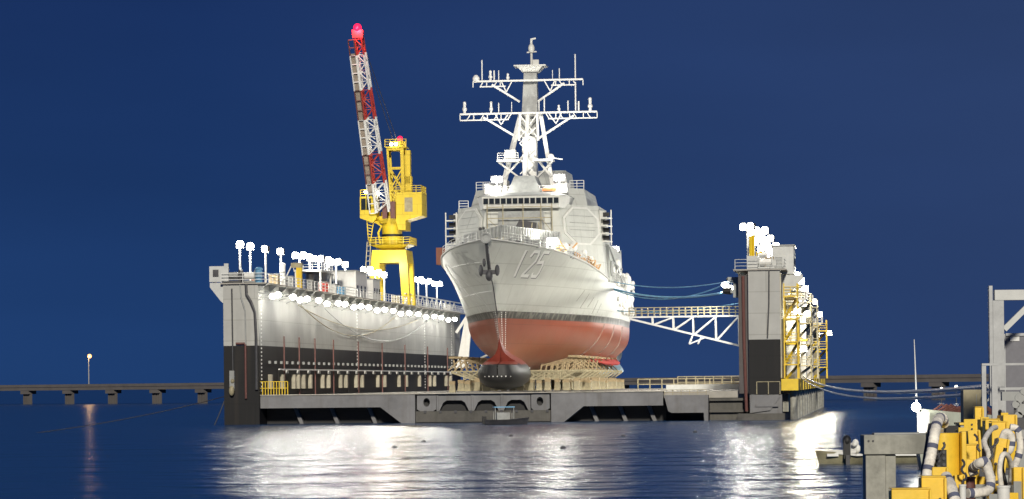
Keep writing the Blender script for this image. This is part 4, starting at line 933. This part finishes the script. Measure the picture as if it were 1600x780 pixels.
# ------------------------------------------------------------------ right wing superstructure
RT = HTR+.16
t = dthing('yellow_post', 'slim yellow post on a grey box at the near end of the right wing', 'post', W-TR+1.6, 1.0, RT)
MB().box(-.6, .6, -.5, .5, 0, 1.5).build('base_box', 'lgrey', t); MB().tube([(-.15, 0, 1.5), (-.15, 0, 3.8)], .2, 8).tube([(.15, 0, 1.5), (.15, 0, 3.9)], .12, 8).build('post', 'yellow', t)
winch('mooring_winch', 'pale mooring winch between the yellow post and the grey cabin on the right wing', W-TR+3.0, 2.2, RT, 'lgrey', 'white')
cabin('grey box cabin on an outward bracket on the right wing top', W+.2, 6, RT-.4, 2.4, 7, 3.2, 'lgrey')
b = dthing('cabin_bracket', 'sloping grey bracket below the outward cabin of the right wing', 'bracket', W, 6, RT-.5)
MB().prism([(0.01, 0), (2.4, 0), (2.4, -.5), (.01, -2.9)], 'y', 0, .5).build('gusset', 'lgrey', b)
MB().prism([(0.01, 0), (1.8, 0), (1.8, -.5), (.01, -2.6)], 'y', 6, 6.5).build('gusset', 'lgrey', b)
for k, (v, u, m, hh, lab) in enumerate([(W-2.0, 4, 'white', 1.9, 'white cabinet among the lamp masts on the right wing'), (W-2.6, 12, 'yellow', 2.4, 'yellow cabinet behind the lamp masts on the right wing'), (W-1.2, 2.5, 'timber', 1.4, 'tan cabinet at the near right corner of the right wing')]):
    t = dthing('equipment_cabinet', lab, 'cabinet', v, u, RT); MB().box(-.5, .5, -.5, .5, 0, hh).build('body', m, t, bevel=.04); MB().box(-.38, .38, -.56, -.503, .15, hh-.2).build('door', 'steel', t)
# stair towers on the outer face
def stair_tower(u, x0, label, m='yellow', top_=15.5, dx=1.8, du=5):
    t = dthing('stair_tower', label, 'stair tower', W+x0, u, 4.65, 'stair towers on the outer right wing')
    for x in (0, dx):
        for y in (0, du): MB().bar((x, y, 0), (x, y, top_-4.65), .13).build('post', m, t)
    z = 1.5
    while z < top_-4.65:
        MB().box(-.1, dx+.1, -.1, du+.1, z, z+.14).build('landing', m, t)
        MB().bar((.2, .3, z-2.2 if z > 2 else 0), (dx-.1, du-.3, z), .16, .28).build('stair', m, t)
        MB().rail([(0, -.1, z+.14), (dx, -.1, z+.14), (dx, du, z+.14)], 1.0, .9, .06).build('railing', m, t); z += 2.6
stair_tower(6, .25, 'nearest yellow stair tower against the outer face of the right wing', dx=1.5)
stair_tower(34, .4, 'second stair tower, cream coloured, on the outer face of the right wing', 'cradle', 15, 2.2)
stair_tower(62, .8, 'third stair tower, pale cream, on the outer right wing face', 'cream', 14.5, 2.0)
stair_tower(95, 1.2, 'farthest yellow stair tower sticking out from the right wing', 'yellow', 13, 2.2)
for k, (u, x0, z0, z1, m) in enumerate([(14, .1, 4, 13.2, 'white'), (25, .1, 4, 14.6, 'cradle'), (48, .1, 4, 14.8, 'white'), (78, .1, 4, 14.2, 'white'), (112, .1, 4, 13, 'cradle')]):
    t = dthing('riser_duct', 'pale vertical duct on the outer face of the right wing, %s from the near end' % ORD[k], 'duct', W, u, z0)
    MB().box(.01, 1.3+k*.18, 0, 3.5, 0, z1-z0).build('duct', m, t); MB().box(.01, 1.5+k*.18, -.1, 3.6, (z1-z0)*.5, (z1-z0)*.5+.25).build('collar', 'yellow', t)
for k, (u, z) in enumerate([(10, 13.6), (40, 13.8), (70, 13.2), (100, 12.4)]):
    t = dthing('outer_platform', 'white cantilever platform high on the outer right wing, %s from the near end' % ORD[k], 'platform', W, u, z)
    MB().box(.01, 2.6, 0, 9, 0, .3).build('deck', 'white', t); MB().rail([(2.6, 0, .3), (2.6, 9, .3)], 1.1, 1.2, .07).rail([(0.05, 0, .3), (2.6, 0, .3)], 1.1, 1.0, .07).build('railing', 'white', t)
    MB().bar((2.4, .3, 0), (.05, .3, -1.8), .2).bar((2.4, 8.5, 0), (.05, 8.5, -1.8), .2).build('brace', 'white', t)
for k, (u, x, z, pw) in enumerate(sorted([(13, 1.6, 16.6, 1800), (22, 1.8, 16.2, 1500), (33, 2.0, 15.6, 1500), (46, 1.9, 12.8, 1800), (64, 2.3, 14.8, 1500), (30, 1.8, 8.2, 900), (88, 2.6, 13.6, 1500), (118, 3.4, 11.4, 1500), (12, 1.6, 12.4, 1200)])):
    t = dthing('outer_floodlight', 'arm floodlight outside the right wing wall, %s from its near end' % ORD[k], 'floodlight', W, u, z, 'floodlights on the outer right wing')
    MB().bar((0, 0, -.1), (x, 0, 0), .12).build('arm', 'white', t); MB().box(x-.4, x+.4, .1, .5, -.3, .4).build('lamp_housing', 'steel', t)
    MB().ball((x, -.05, .05), .33, 10, 8, (1.1, .6, 1)).build('lamp_lens', 'bulb', t); light(t, (x+.3, -.8, -.3), pw*.8, (1, .93, .72), .35)

# ------------------------------------------------------------------ long bridge in the distance
A = Vector((-176.0, 880.0)); B = Vector((150.0, 600.0)); bd = (B-A); bl_ = bd.length; ba = math.atan2(bd.y, bd.x)
t = thing('road_bridge', 'long low concrete road bridge crossing the water in the distance', 'bridge', (A.x, A.y, 0), ba)
MB().box(0, bl_, -5, 5, 3.7, 4.55).build('deck', 'bridgec', t)
MB().box(0, bl_, -5.2, -4.9, 4.56, 5.15).build('parapet', 'bridgec', t); MB().box(0, bl_, 4.9, 5.2, 4.56, 5.3).build('parapet', 'bridgec', t)
n_ = int(bl_/17.2)
for i in range(n_):
    x = 9.5+i*17.2
    pr = MB().box(x-1.6, x+1.6, -4.9, -2.0, 2.75, 3.69).build('pier_cap', 'bridgec', t)
    for dx in (-1.3, -.45, .45, 1.3): MB().box(x+dx-.25, x+dx+.25, -4, -3.4, -.5, 2.74).build('pile', 'bridgec', pr)
q = PX(142, 604, 850)
s_ = (Vector((q.x, q.y))-A).length
t = thing('street_lamp', 'lone amber street lamp glowing over the distant bridge', 'street lamp', (q.x, q.y-4, 5.1), 0)
MB().tube([(0, 0, 0), (0, 0, 7.6)], .16, 6, .1).build('pole', 'steel', t); MB().bar((0, 0, 7.6), (.5, 0, 7.8), .14).build('arm', 'steel', t)
MB().ball((.3, -.2, 7.9), .6, 10, 8).build('lamp_head', 'bulbo', t); light(t, (.3, -1.3, 7.7), 700, (1, .6, .25), .6)

# ------------------------------------------------------------------ mooring chain and lines
hawser('mooring_chain', 'dark mooring chain slanting into the water at the left end of the dock', D(0, 3, 3.4), D(-9.5, -48, -.1), .4, .045, 'dark', 'chain')
hawser('mooring_chain', 'short mooring chain hanging at the left corner of the dock', D(-.1, 1, 3), D(-1.0, -1, -.1), .1, .06, 'dark', 'chain')
hawser('mooring_line', 'upper pale mooring line from the right wing to the pier', D(W+1.9, 20, 4.9), PX(1546, 604, 95), .8, .085, 'white')
hawser('mooring_line', 'lower pale mooring line from the right wing to the pier', D(W+1.9, 14, 4.7), PX(1546, 613, 95), 1.0, .07, 'white')
for i, (px, py) in enumerate([(880, 701), (662, 691), (799, 682), (974, 682), (1086, 676), (616, 700)]):
    Y = CAMH*4800/(py-HOR(px)); p = PX(px, py, Y)
    t = thing('marker_buoy', 'small dark float on the water, %s' % ['nearest to the frame bottom below the ship', 'below the far end of the left wing', 'just under the small launch', 'below the right apron recess', 'rightmost, below the mooring box', 'leftmost, below the crane'][i], 'buoy', (p.x, p.y, 0), 0, 'dark floats in front of the dock')
    MB().ball((0, 0, .02), .17, 10, 6, (1.2, 1, .8)).build('float', 'dark', t); MB().tube([(0, 0, .1), (0, 0, .24)], .03, 6).build('ring', 'steel', t)

# ------------------------------------------------------------------ small launch before the dock
q = PX(790, 664, 330)
t = thing('work_launch', 'small dark launch with a pale canopy in front of the dock centre', 'boat', (q.x, q.y, 0), R(8))
def hull_loft(mb, L, Bm, H, bow=1, sheer=.3):
    N = 12; vs = []; K = 5
    for i in range(N+1):
        f = i/N; b = Bm/2*(1-max(0, (f-.55)/.45)**2.2) if f > .55 else Bm/2*(.88+.12*f/.55); zt = H+sheer*max(0, f-.4)**2*2
        for j in range(K+1):
            a = j/K; vs.append((bow*(f-.5)*L + bow*(a*.06*L if f > .9 else 0), -b*(a**.45), -.25+(zt+.25)*a))
        for j in range(K, -1, -1):
            a = j/K; vs.append((bow*(f-.5)*L + bow*(a*.06*L if f > .9 else 0), b*(a**.45), -.25+(zt+.25)*a))
    n = 2*(K+1); mb.add(vs, [(i*n+j, i*n+j+1, (i+1)*n+j+1, (i+1)*n+j) for i in range(N) for j in range(n-1)] + [tuple(range(n)), tuple(N*n+j for j in range(n))])
    mb.add([(x, y, z-.14) for x, y, z in [v for i in range(N+1) for v in (vs[i*n+K], vs[i*n+K+1])]], [(2*i, 2*i+1, 2*i+3, 2*i+2) for i in range(N)])
    mb.smooth = True; return mb
hull_loft(MB(), 4.6, 1.8, .55).build('hull', 'dark', t)
MB().box(-1.0, .4, -.6, .6, .5, 1.3).build('console', 'steel', t); MB().box(-1.3, .9, -.8, .8, 1.85, 1.93).build('canopy', 'bluerope', t)
for x, y in ((-1.2, -.7), (.8, -.7), (-1.2, .7), (.8, .7)): MB().bar((x, y, .5), (x, y, 1.85), .06).build('canopy_post', 'steel', t)
MB().box(-2.5, -2.1, -.25, .25, .1, .9).build('outboard_motor', 'black', t)

# ------------------------------------------------------------------ skiff near the pier
q = PX(1288, 733, 163)
t = thing('skiff', 'long low pale skiff with a black outboard motor tied at the pier', 'boat', (q.x+3.0, q.y, 0), 0)
M['hullb'] = mat('skiff_hull', (0.26, 0.24, 0.15), .5, var=.3, scale=2, streak=.3)
hull_loft(MB(), 6.3, 1.7, .5, -1, .35).build('hull', 'hullb', t)
MB().bar((-1.4, -.86, .5), (3.1, -.80, .48), .14, .12).build('rub_rail', 'tarp', t)
MB().prism([(-3.2, 0), (-1.4, -.8), (-1.4, .8)], 'z', .60, .74).build('bow_deck', 'tarp', t)
MB().bar((-3.2, -.02, .70), (-1.4, -.84, .5), .14, .12).build('gunwale', 'tarp', t)
om = MB().box(-2.05, -1.7, -.95, -.5, .3, 1.3).ball((-1.87, -.72, 1.25), .3, sc=(.8, 1, 1)).build('outboard_motor', 'black', t)
MB().box(-1.97, -1.77, -1.2, -.8, -.3, .5).build('motor_leg', 'dark', om)
b = MB(); rr = random.Random(3)
for k in range(9): b.ball((-1.5+rr.random()*1.0, -.5+rr.random()*.6, .6+rr.random()*.55), .13+rr.random()*.12, 7, 5, (1, 1, rr.uniform(.7, 1.5)))
b.build('white_bundle', 'tarp', t)
MB().frustum((-.95, -.2, -.4, .3), (-.75, -.55, -.3, .2), .5, 1.05).build('seat_box', 'tarp', t)
MB().frustum((-.2, .8, -.5, .5), (.0, .7, -.4, .4), .5, .85).box(1.0, 1.9, -.5, .4, .5, .82).build('cargo_box', 'tarp', t)
MB().box(1.95, 2.5, -.45, .4, .5, .85).build('orange_box', 'orange', t)
MB().box(-2.9, -2.3, -.6, .6, .42, .56).build('stern_deck', 'white', t)

# ------------------------------------------------------------------ moored workboat with lamp
q = PX(1436, 640, 150)
t = thing('grey_workboat', 'grey green workboat with a glaring lamp and a tall whip aerial moored behind the pier', 'boat', (q.x, 150, 0), R(-4))
M['gg'] = mat('grey_green_paint', (0.30, 0.32, 0.26), .5, var=.12, scale=1.2, streak=.25)
MB().prism([(0, .9), (.2, -.3), (7, -.3), (7, 1.6), (0, 1.15)], 'y', 0, 3.2).build('hull', 'gg', t)
hs = MB().prism([(.15, 1.2), (6.5, 1.2), (6.5, 2.45), (2.6, 2.75), (.15, 3.0)], 'y', .25, 3).build('deckhouse', 'gg', t)
MB().box(.25, 2.0, .12, .24, 1.25, 2.0).build('tan_panel', 'timber', hs)  # tan panel on the deckhouse front
MB().prism([(3.4, 1.5), (4.2, 1.5), (4.2, 2.2), (3.6, 2.4)], 'y', .19, .245).build('window', 'steel', hs)
MB().tube([(2.6, .15, 2.3), (2.8, .15, 2.6), (3.1, .15, 2.6), (3.3, .15, 2.3)], .05, 6).build('grab_rail', 'steel', hs)
MB().bar((3.3, .1, 2.5), (2.4, .1, 1.1), .09).build('pipe', 'steel', t)
MB().box(-.1, .5, -.1, .15, 1.0, 2.85).build('lamp_post', 'white', t)
MB().ball((-.15, -.1, 3.1), .22).build('lamp_lens', 'bulb', t); light(t, (-.35, -.9, 3.1), 45, (.98, 1, .9), .25)
parts('led_strip', 'bulbd', t, [lambda b, k=k: b.box(.02, .28, -.16, -.11, 1.1+k*.3, 1.3+k*.3) for k in range(6)])
MB().tube([(-.1, 0, 2.9), (-.2, 0, 6.4)], .05, 6, .02).build('whip_aerial', 'white', t)
b = MB()
for i in range(26): x = .6+random.random()*3.0; b.tube([(x, .5, 2.95-x*.08), (x+.4, .4, 3.15-x*.08+random.random()*.15), (x+.9, .5, 2.95-x*.1)], .06, 5)
b.build('hose_heap', 'pipered', t)
b = MB().bar((2.7, .2, 2.7), (3.9, .2, 4.0), .07).bar((3.95, .2, 2.5), (3.95, .2, 4.1), .08).bar((3.2, .2, 3.4), (5.2, .2, 3.35), .06); b.build('rail_frame', 'steel', t)
# lights on the far shore
for k, (px, py) in enumerate([(1471, 608), (1494, 605)]):
    q = PX(px, py, 560); t = thing('channel_light', ['lower left', 'upper right'][k]+' of two tiny white channel lights before the bridge at right', 'channel light', (q.x, q.y, 0), 0)
    MB().tube([(0, 0, -1), (0, 0, q.z)], .1, 6).build('post', 'dark', t); MB().ball((0, 0, q.z), .32).build('lamp', 'bulbd', t)

# ------------------------------------------------------------------ pier in the foreground
DZ = 1.9
t = thing('concrete_frame', 'weathered concrete portal of beam and column at the pier corner', 'concrete frame', PX(1350, 680, 82).xy.to_3d(), 0)
q = PX(1350, 680, 82); zt = q.z
MB().box(0, 3.0, 0, .9, zt-.52, zt).build('beam', 'concrete', t, bevel=.02)
MB().box(0.05, .58, .1, .8, -1, zt-.523).build('column', 'concrete', t, bevel=.02); MB().box(.583, .86, .14, .8, -1, zt-.523).build('column', 'concrete', t, bevel=.02)
MB().box(.3, 2.9, .2, .8, zt+.003, zt+.05).build('cap_plate', 'steel', t)
parts('bolt', 'dark', t, [lambda b, x=x: b.tube([(x, -.02, zt-.16), (x, .01, zt-.16)], .03, 8) for x in (.12, .24)])
pg = MB(); pg.prism([(9.3, 64), (12.2, 86), (45, 86), (45, 40), (9.3, 40)], 'z', DZ-.5, DZ); o = pg.build('pier_deck', 'concrete', None); o['kind'] = 'structure'
# yellow fender steelwork -------------------------------------------------
M['yel'] = mat('bright_yellow_paint', (0.86, 0.56, 0.045), 0.38, var=0.12, scale=3, streak=0.45, scol=(0.22, 0.12, 0.04), bump=.2)
YG = 'yellow steel fender beams stacked on the pier'
def beam(px, py, Y, w, h, d, lean, label, bolts=0, flange=True, capd=False, rz=0):
    q = PX(px, py, Y); z0 = min(DZ, q.z-h)
    t = thing('yellow_beam', label, 'steel beam', (q.x, q.y, q.z-h), rz, YG); t.rotation_euler = (0, R(lean), rz)
    MB().box(-w/2, w/2, 0, d*.16, 0, h).build('web', 'yel', t, bevel=.015)
    if flange:
        MB().box(w/2-.05, w/2, -.10, -.003, .0, h-.01).build('flange', 'yel', t, bevel=.01); MB().box(-w/2, -w/2+.05, d*.16+.003, d, 0, h-.02).build('flange', 'yel', t, bevel=.01)
    if capd: MB().box(-w/2, w/2, -.02, d, h+.003, h+.025).build('cap_plate', 'yel', t, bevel=.01)
    for k in range(bolts): MB().tube([(w/2-.13 if k % 2 else w/2-.22, -.05, h*.25+k*h*.5/max(1, bolts)), (w/2-.13 if k % 2 else w/2-.22, -.003, h*.25+k*h*.5/max(1, bolts))], .035, 6).build('bolt', 'dark', t)
    return t
beam(1424, 765, 62, .80, .9, .5, 0, 'low yellow box beam nearest the frame bottom, left of the others', capd=True)
beam(1459, 746, 62.5, .50, 1.2, .5, 0, 'second yellow step beam right of the lowest box beam', 4, capd=True)
beam(1469, 730, 63.5, .33, 1.4, .5, 0, 'narrow yellow plate standing behind the step beam', 5)
beam(1510, 718, 66, .40, 1.5, .4, 0, 'yellow channel between the large cylinder and the white hose', 0)
beam(1518, 696, 67, .30, 1.2, .4, 0, 'small yellow channel behind the rust patch', 0, capd=True)
beam(1526, 672, 71, .28, 1.0, .4, -4, 'upright yellow channel with bolts in front of the grey box', 4)
beam(1548, 684, 66, .26, 1.75, .4, 9, 'long leaning yellow channel with chain right of the white hose', 7)
beam(1562, 660, 74, .38, 1.2, .5, 0, 'yellow beam end right of the grey box', 2, capd=True)
beam(1551, 656, 75, .36, 1.0, .5, 0, 'yellow plate beam behind the grey box near the post foot', 3, capd=True)
beam(1578, 648, 77, .34, .9, .5, 0, 'topmost yellow bracket right of the post foot', 3)
beam(1530, 637, 78, .22, .8, .3, 0, 'short yellow bollard stub standing on the grey box', 2, capd=True)
beam(1592, 730, 64, .22, .8, .3, 0, 'short cream yellow plate at the right frame edge', 0)
beam(1500, 742, 64, .22, 1.2, .3, 0, 'thin yellow plate left of the rust brown post', 3)
beam(1530, 745, 67, .30, 1.4, .3, 6, 'slanted yellow plate behind the looped hose', 0)
q = PX(1484, 677, 65)
t = thing('yellow_cylinder', 'large yellow half round fender cylinder standing on the pier edge', 'fender', (q.x, q.y, DZ-.4), 0)
hh = q.z-DZ+.4
b = MB(); b.tube([(-.10, .36, 0), (-.10, .36, hh)], .36, 28); b.build('shell', 'yel', t)
MB().box(.24, .34, -.08, .3, 0, hh+.03).build('flange', 'yel', t, bevel=.015)
MB().box(-.30, -.08, -.06, 0.02, hh-1.15, hh-.35).build('slot', 'black', t)
for k in range(6): MB().tube([(-.25, -.09, hh-1.1+k*.13), (-.25, -.06, hh-1.1+k*.13)], .04, 6).build('bolt', 'dark', t); MB().tube([(-.14, -.09, hh-1.05+k*.13), (-.14, -.06, hh-1.05+k*.13)], .04, 6).build('bolt', 'dark', t)
q = PX(1528, 664, 79)
t = thing('grey_machine_box', 'grey steel machine box behind the yellow beams', 'machine box', (q.x, q.y, DZ), 0)
MB().box(-.45, .62, 0, .9, 0, q.z-DZ).build('body', 'steel', t, bevel=.02); MB().box(-.8, -.46, .1, .6, .2, q.z-DZ-.02).build('side_panel', 'black', t); MB().box(-.48, .66, -.05, .95, q.z-DZ+.003, q.z-DZ+.06).build('lid', 'yel', t)
# ropes and hoses
M['wrapb'] = mat('navy_wrap', (0.10, 0.11, 0.17), .8, var=.3)
def rope(label, pts, r, m='rope', name='thick_rope', cat='rope'):
    P = [PX(*p) for p in pts]; base = P[0].copy()
    # smooth with Catmull-Rom
    out_ = []
    for i in range(len(P)-1):
        p0 = P[max(i-1, 0)]; p1 = P[i]; p2 = P[i+1]; p3 = P[min(i+2, len(P)-1)]
        for k in range(6):
            u = k/6; out_.append(.5*((2*p1)+(-p0+p2)*u+(2*p0-5*p1+4*p2-p3)*u*u+(-p0+3*p1-3*p2+p3)*u**3))
    out_.append(P[-1])
    o = MB().tube([p-base for p in out_], r, 12).build(name, m, None, loc=base)
    if r >= .08 and m == 'rope':
        acc = 0; k_ = 0
        for a_, b_2 in zip(out_[:-1], out_[1:]):
            acc += (b_2-a_).length
            if acc > .16:
                acc = 0; d_ = (b_2-a_).normalized()*(.022 if k_ % 3 else .05); k_ += 1
                MB().tube([b_2-base-d_, b_2-base+d_], r*1.06, 12).build('wrap_band', 'wrapb' if k_ % 3 == 1 else 'rope', o)
    o['label'] = label; o['category'] = cat; o['group'] = 'pale ropes and hoses on the pier'; return o
rope('thick white hose rising in a bend left of the yellow cylinder', [(1444, 790, 63.5), (1448, 745, 63.6), (1455, 710, 63.8), (1461, 675, 64), (1466, 656, 64.6), (1472, 654, 65.2), (1475, 662, 65.6)], .11)
rope('dark blue wrap hose beside the thick white one', [(1440, 790, 64.2), (1445, 740, 64.3), (1451, 700, 64.4), (1457, 664, 64.6)], .09, 'blued' if 'blued' in M else 'dark')
rope('looped thick pale hose in the middle of the yellow beams', [(1522, 742, 64), (1520, 733, 64), (1530, 724, 63.6), (1540, 722, 63.6), (1544, 735, 63.6), (1548, 752, 63.6), (1544, 766, 63.5), (1528, 770, 63.4), (1512, 771, 63.3)], .10)
rope('pale hose arching over right of the leaning beam', [(1566, 770, 64), (1562, 735, 64), (1566, 712, 64), (1574, 712, 64.2), (1580, 730, 64.6), (1578, 760, 65)], .055)
rope('heavy pale hose at the bottom beside the thin plate', [(1478, 745, 63), (1486, 762, 62.6), (1494, 790, 62.3)], .12)
rope('red and blue wrapped hose at the right frame edge', [(1578, 668, 68), (1590, 672, 68), (1594, 700, 68), (1588, 722, 68), (1582, 735, 68)], .08)
rope('thin grey hose climbing before the grey box', [(1538, 735, 66), (1545, 712, 66.5), (1538, 690, 67), (1548, 672, 68), (1556, 668, 69)], .06)
rope('tan rope coil bundle right of the yellow beam ends', [(1572, 700, 67), (1566, 690, 67), (1572, 676, 67), (1580, 684, 67), (1578, 702, 67), (1570, 706, 67)], .09)
rope('thin black cable hanging at the right of the leaning beam', [(1571, 700, 65), (1566, 730, 65), (1572, 760, 65), (1570, 790, 65)], .04, 'black', 'cable', 'cable')
def chain(label, pts, r=.05):
    t = thing('chain', label, 'chain', PX(*pts[0]), 0, 'dark chains on the fender beams'); base = PX(*pts[0]); k = 0
    for a, b in zip(pts[:-1], pts[1:]):
        a = PX(*a)-base; b = PX(*b)-base; n_ = max(1, int((b-a).length/.12))
        for i in range(n_):
            c = a.lerp(b, i/n_); d = (b-a).normalized()*.08
            MB().tube([c-d, c-d*.3+Vector((.035*(-1)**k, 0, .0)), c+d*.3+Vector((.035*(-1)**k, 0, 0)), c+d], r*.55, 6).build('link', 'dark', t); k += 1
chain('dark chain hanging in front of the leaning yellow channel', [(1556, 690, 65), (1548, 712, 65), (1543, 735, 65)])
chain('dark chain down the slot of the yellow cylinder', [(1473, 697, 64.5), (1470, 712, 64.5), (1466, 728, 64.5)])
chain('dark chain beside the thin plate', [(1504, 724, 63.6), (1507, 745, 63.6), (1506, 775, 63.6)])
chain('dark chain between the small channels', [(1524, 684, 66), (1530, 700, 66), (1534, 715, 66)])
for px, py, Y, r, hh, m, lab in ((1568, 762, 63, .13, .9, 'white', 'white post with a flat top at the bottom right of the pier'), (1514, 748, 64.5, .13, 1.0, 'pipered', 'rust brown post left of the looped hose'), (1504, 760, 62.8, .07, .7, 'white', 'small white pipe post beside the thin yellow plate')):
    q = PX(px, py, Y); t = thing('short_post', lab, 'post', (q.x, q.y, q.z-hh), 0); MB().tube([(0, 0, 0), (0, 0, hh)], r, 14).build('shaft', m, t); MB().tube([(0, 0, hh), (0, 0, hh+.04)], r*1.12, 14).build('cap', m, t)
for px, py, Y, s0, m, lab in ((1582, 748, 66, .30, 'dark', 'dark blue bin below the right edge hose'), (1594, 700, 72, .5, 'dark', 'dark machinery block at the right frame edge'), (1560, 745, 70, .5, 'dark', 'dark steel block behind the leaning channel'), (1535, 730, 72, .55, 'dark', 'dark steel block behind the looped hose'), (1590, 665, 80, .5, 'dark', 'dark winch housing below the mesh gate')):
    q = PX(px, py, Y); t = thing('machinery_block', lab, 'machinery', (q.x, q.y, DZ), 0); hh = max(.4, q.z-DZ+.2)
    MB().box(-s0, s0, 0, .5, 0, hh).build('housing', m, t, bevel=.04); MB().box(-s0*.6, s0*.5, -.06, -.003, hh*.4, hh*.8).build('cover', 'steel', t)
# gantry, gate and railings
q = PX(1553, 455, 88)
t = thing('steel_gantry', 'pale grey steel gantry post with a diagonal brace at the right edge of the pier', 'gantry', (q.x, q.y, DZ), 0)
zt = q.z-DZ; M['gal'] = mat('galvanised_steel', (0.40, 0.41, 0.41), .45, var=.15, scale=3, streak=.3)
MB().box(-.06, .26, -.15, .15, 0, zt-.27).build('post', 'gal', t, bevel=.01); MB().box(-.16, -.063, -.15, .1, 1.8, zt+.15).build('side_plate', 'gal', t)
MB().box(0, 3.0, -.15, .15, zt-.267, zt+.03).build('top_beam', 'lgrey', t, bevel=.01); MB().bar((.28, 0, zt-1.1), (1.15, 0, zt-.26), .16).build('brace', 'lgrey', t)
MB().box(-.1, .35, -.2, .2, 0, .12).build('foot_plate', 'gal', t)
MB().tube([(.1, -.2, 1.6), (.1, -.26, 1.65)], .05, 8).build('bolt', 'dark', t)
q = PX(1565, 522, 90)
t = thing('mesh_gate', 'grey mesh gate panel with a small white sign on it behind the gantry', 'gate', (q.x, q.y, DZ), 0); zt = q.z-DZ
MB().box(.04, 2.4, 0, .04, .6, zt-.06).build('mesh_panel', 'mesh', t)
MB().box(0, .1, -.05, .1, 0, zt).build('frame_post', 'gal', t); MB().box(-.16, -.06, -.05, .05, 0, zt+.03).build('frame_post', 'gal', t); MB().box(.12, 2.4, -.05, .07, zt-.06, zt+.02).box(.12, 2.4, -.05, .07, .5, .58).build('frame_rail', 'gal', t)
q2 = PX(1579, 533, 89.9) - Vector((q.x, q.y, DZ)); MB().box(q2.x, q2.x+.27, -.03, -.003, q2.z+.0, q2.z+.13).build('sign', 'white', t)
q = PX(1534, 568, 86)
t = thing('pier_railing', 'galvanised railing of posts and rails in front of the gantry', 'railing', (q.x, q.y, DZ), 0); zt = q.z-DZ
for x in (0, .28): MB().box(x, x+.12 if x == 0 else x+.16, 0, .12, -.1, zt-.065).build('post', 'gal', t)
MB().box(0, 2.6, -.02, .14, zt-.06, zt).build('top_rail', 'gal', t); MB().box(.5, 2.6, .02, .1, zt-.75+.0, zt-.68).build('mid_rail', 'gal', t)
MB().box(.55, 1.1, -.05, .2, zt-1.05, zt-.8).build('bracket', 'steel', t); MB().box(1.05, 1.35, 0, .2, zt-1.7, zt-.8).build('panel', 'gal', t)
q = PX(1520, 609, 96)
t = thing('cream_cabinet', 'cream electrical cabinet left of the pier railing', 'cabinet', (q.x-.3, q.y, 1.0), 0); zt = q.z-1.0
MB().box(0, .75, 0, .6, .45, zt).build('body', 'cradle', t, bevel=.01); MB().box(0, .75, .02, .58, -.9, .44).build('plinth', 'dark', t); MB().box(.4, .42, -.02, -.003, .6, zt-.15).build('door_seam', 'steel', t)
# tan, white and dark clutter at the far right
for k, (px, py, r, m) in enumerate([(1592, 622, .10, 'timber'), (1586, 632, .08, 'white'), (1597, 640, .12, 'timber'), (1590, 650, .09, 'dark'), (1598, 612, .07, 'white')]):
    q = PX(px, py, 84); t = thing('hose_reel', 'small %s at the right edge' % ['tan hose reel, second from top of the heap', 'white hose reel in the middle of the heap', 'tan hose reel touching the frame edge', 'dark hose reel lowest in the heap', 'white hose reel on top of the heap'][k], 'hose reel', (q.x, q.y, q.z), 0, 'hose reels by the gate')
    MB().tube([(0, -.1, 0), (0, .1, 0)], r, 14).build('reel', m, t); MB().tube([(0, -.14, 0), (0, -.1, 0)], r*1.3, 14).build('flange', 'steel', t)
    MB().bar((0, 0, -r), (0, 0, DZ-q.z), .06).build('stand', 'dark', t)

# small yellow brackets, shackles and boxes crowding the fender steelwork
rr = random.Random(11)
brk = [(1497, 676, 69, 'just right of the yellow cylinder top'), (1506, 668, 72, 'left of the grey machine box'), (1539, 652, 76, 'right of the stub on the grey box'), (1545, 701, 67, 'between the bolted channel and the leaning one'), (1570, 645, 79, 'left of the topmost bracket'), (1585, 690, 70, 'inside the arching hose'), (1556, 772, 63, 'at the bottom left of the white post'), (1584, 770, 63, 'at the bottom right of the white post'), (1506, 705, 68, 'beside the rust patch'), (1533, 757, 65.5, 'inside the looped hose'), (1490, 722, 66, 'low right of the cylinder'), (1568, 684, 71, 'behind the tan rope coil'), (1596, 752, 64, 'at the lower right frame edge'), (1515, 655, 78, 'just left of the yellow stub')]
for i, (px, py, Y, where) in enumerate(brk):
    q = PX(px, py, Y); w_ = rr.uniform(.09, .17); h_ = rr.uniform(.3, .8); m = 'yel' if i % 3 else 'steel'
    t = thing('fender_bracket', '%s bolted bracket %s' % ('yellow' if i % 3 else 'grey', where), 'bracket', (q.x, q.y, q.z-h_), rr.uniform(-.4, .4), 'bolted brackets among the fender beams')
    MB().box(-w_, w_, 0, .05, 0, h_).build('plate', m, t, bevel=.01); MB().box(-w_, -w_+.04, .053, .35, 0, h_*.9).build('rib', m, t, bevel=.008)
    for k in range(3): MB().tube([(w_*.4, -.03, h_*(.2+.25*k)), (w_*.4, -.002, h_*(.2+.25*k))], .028, 6).build('bolt', 'dark', t)
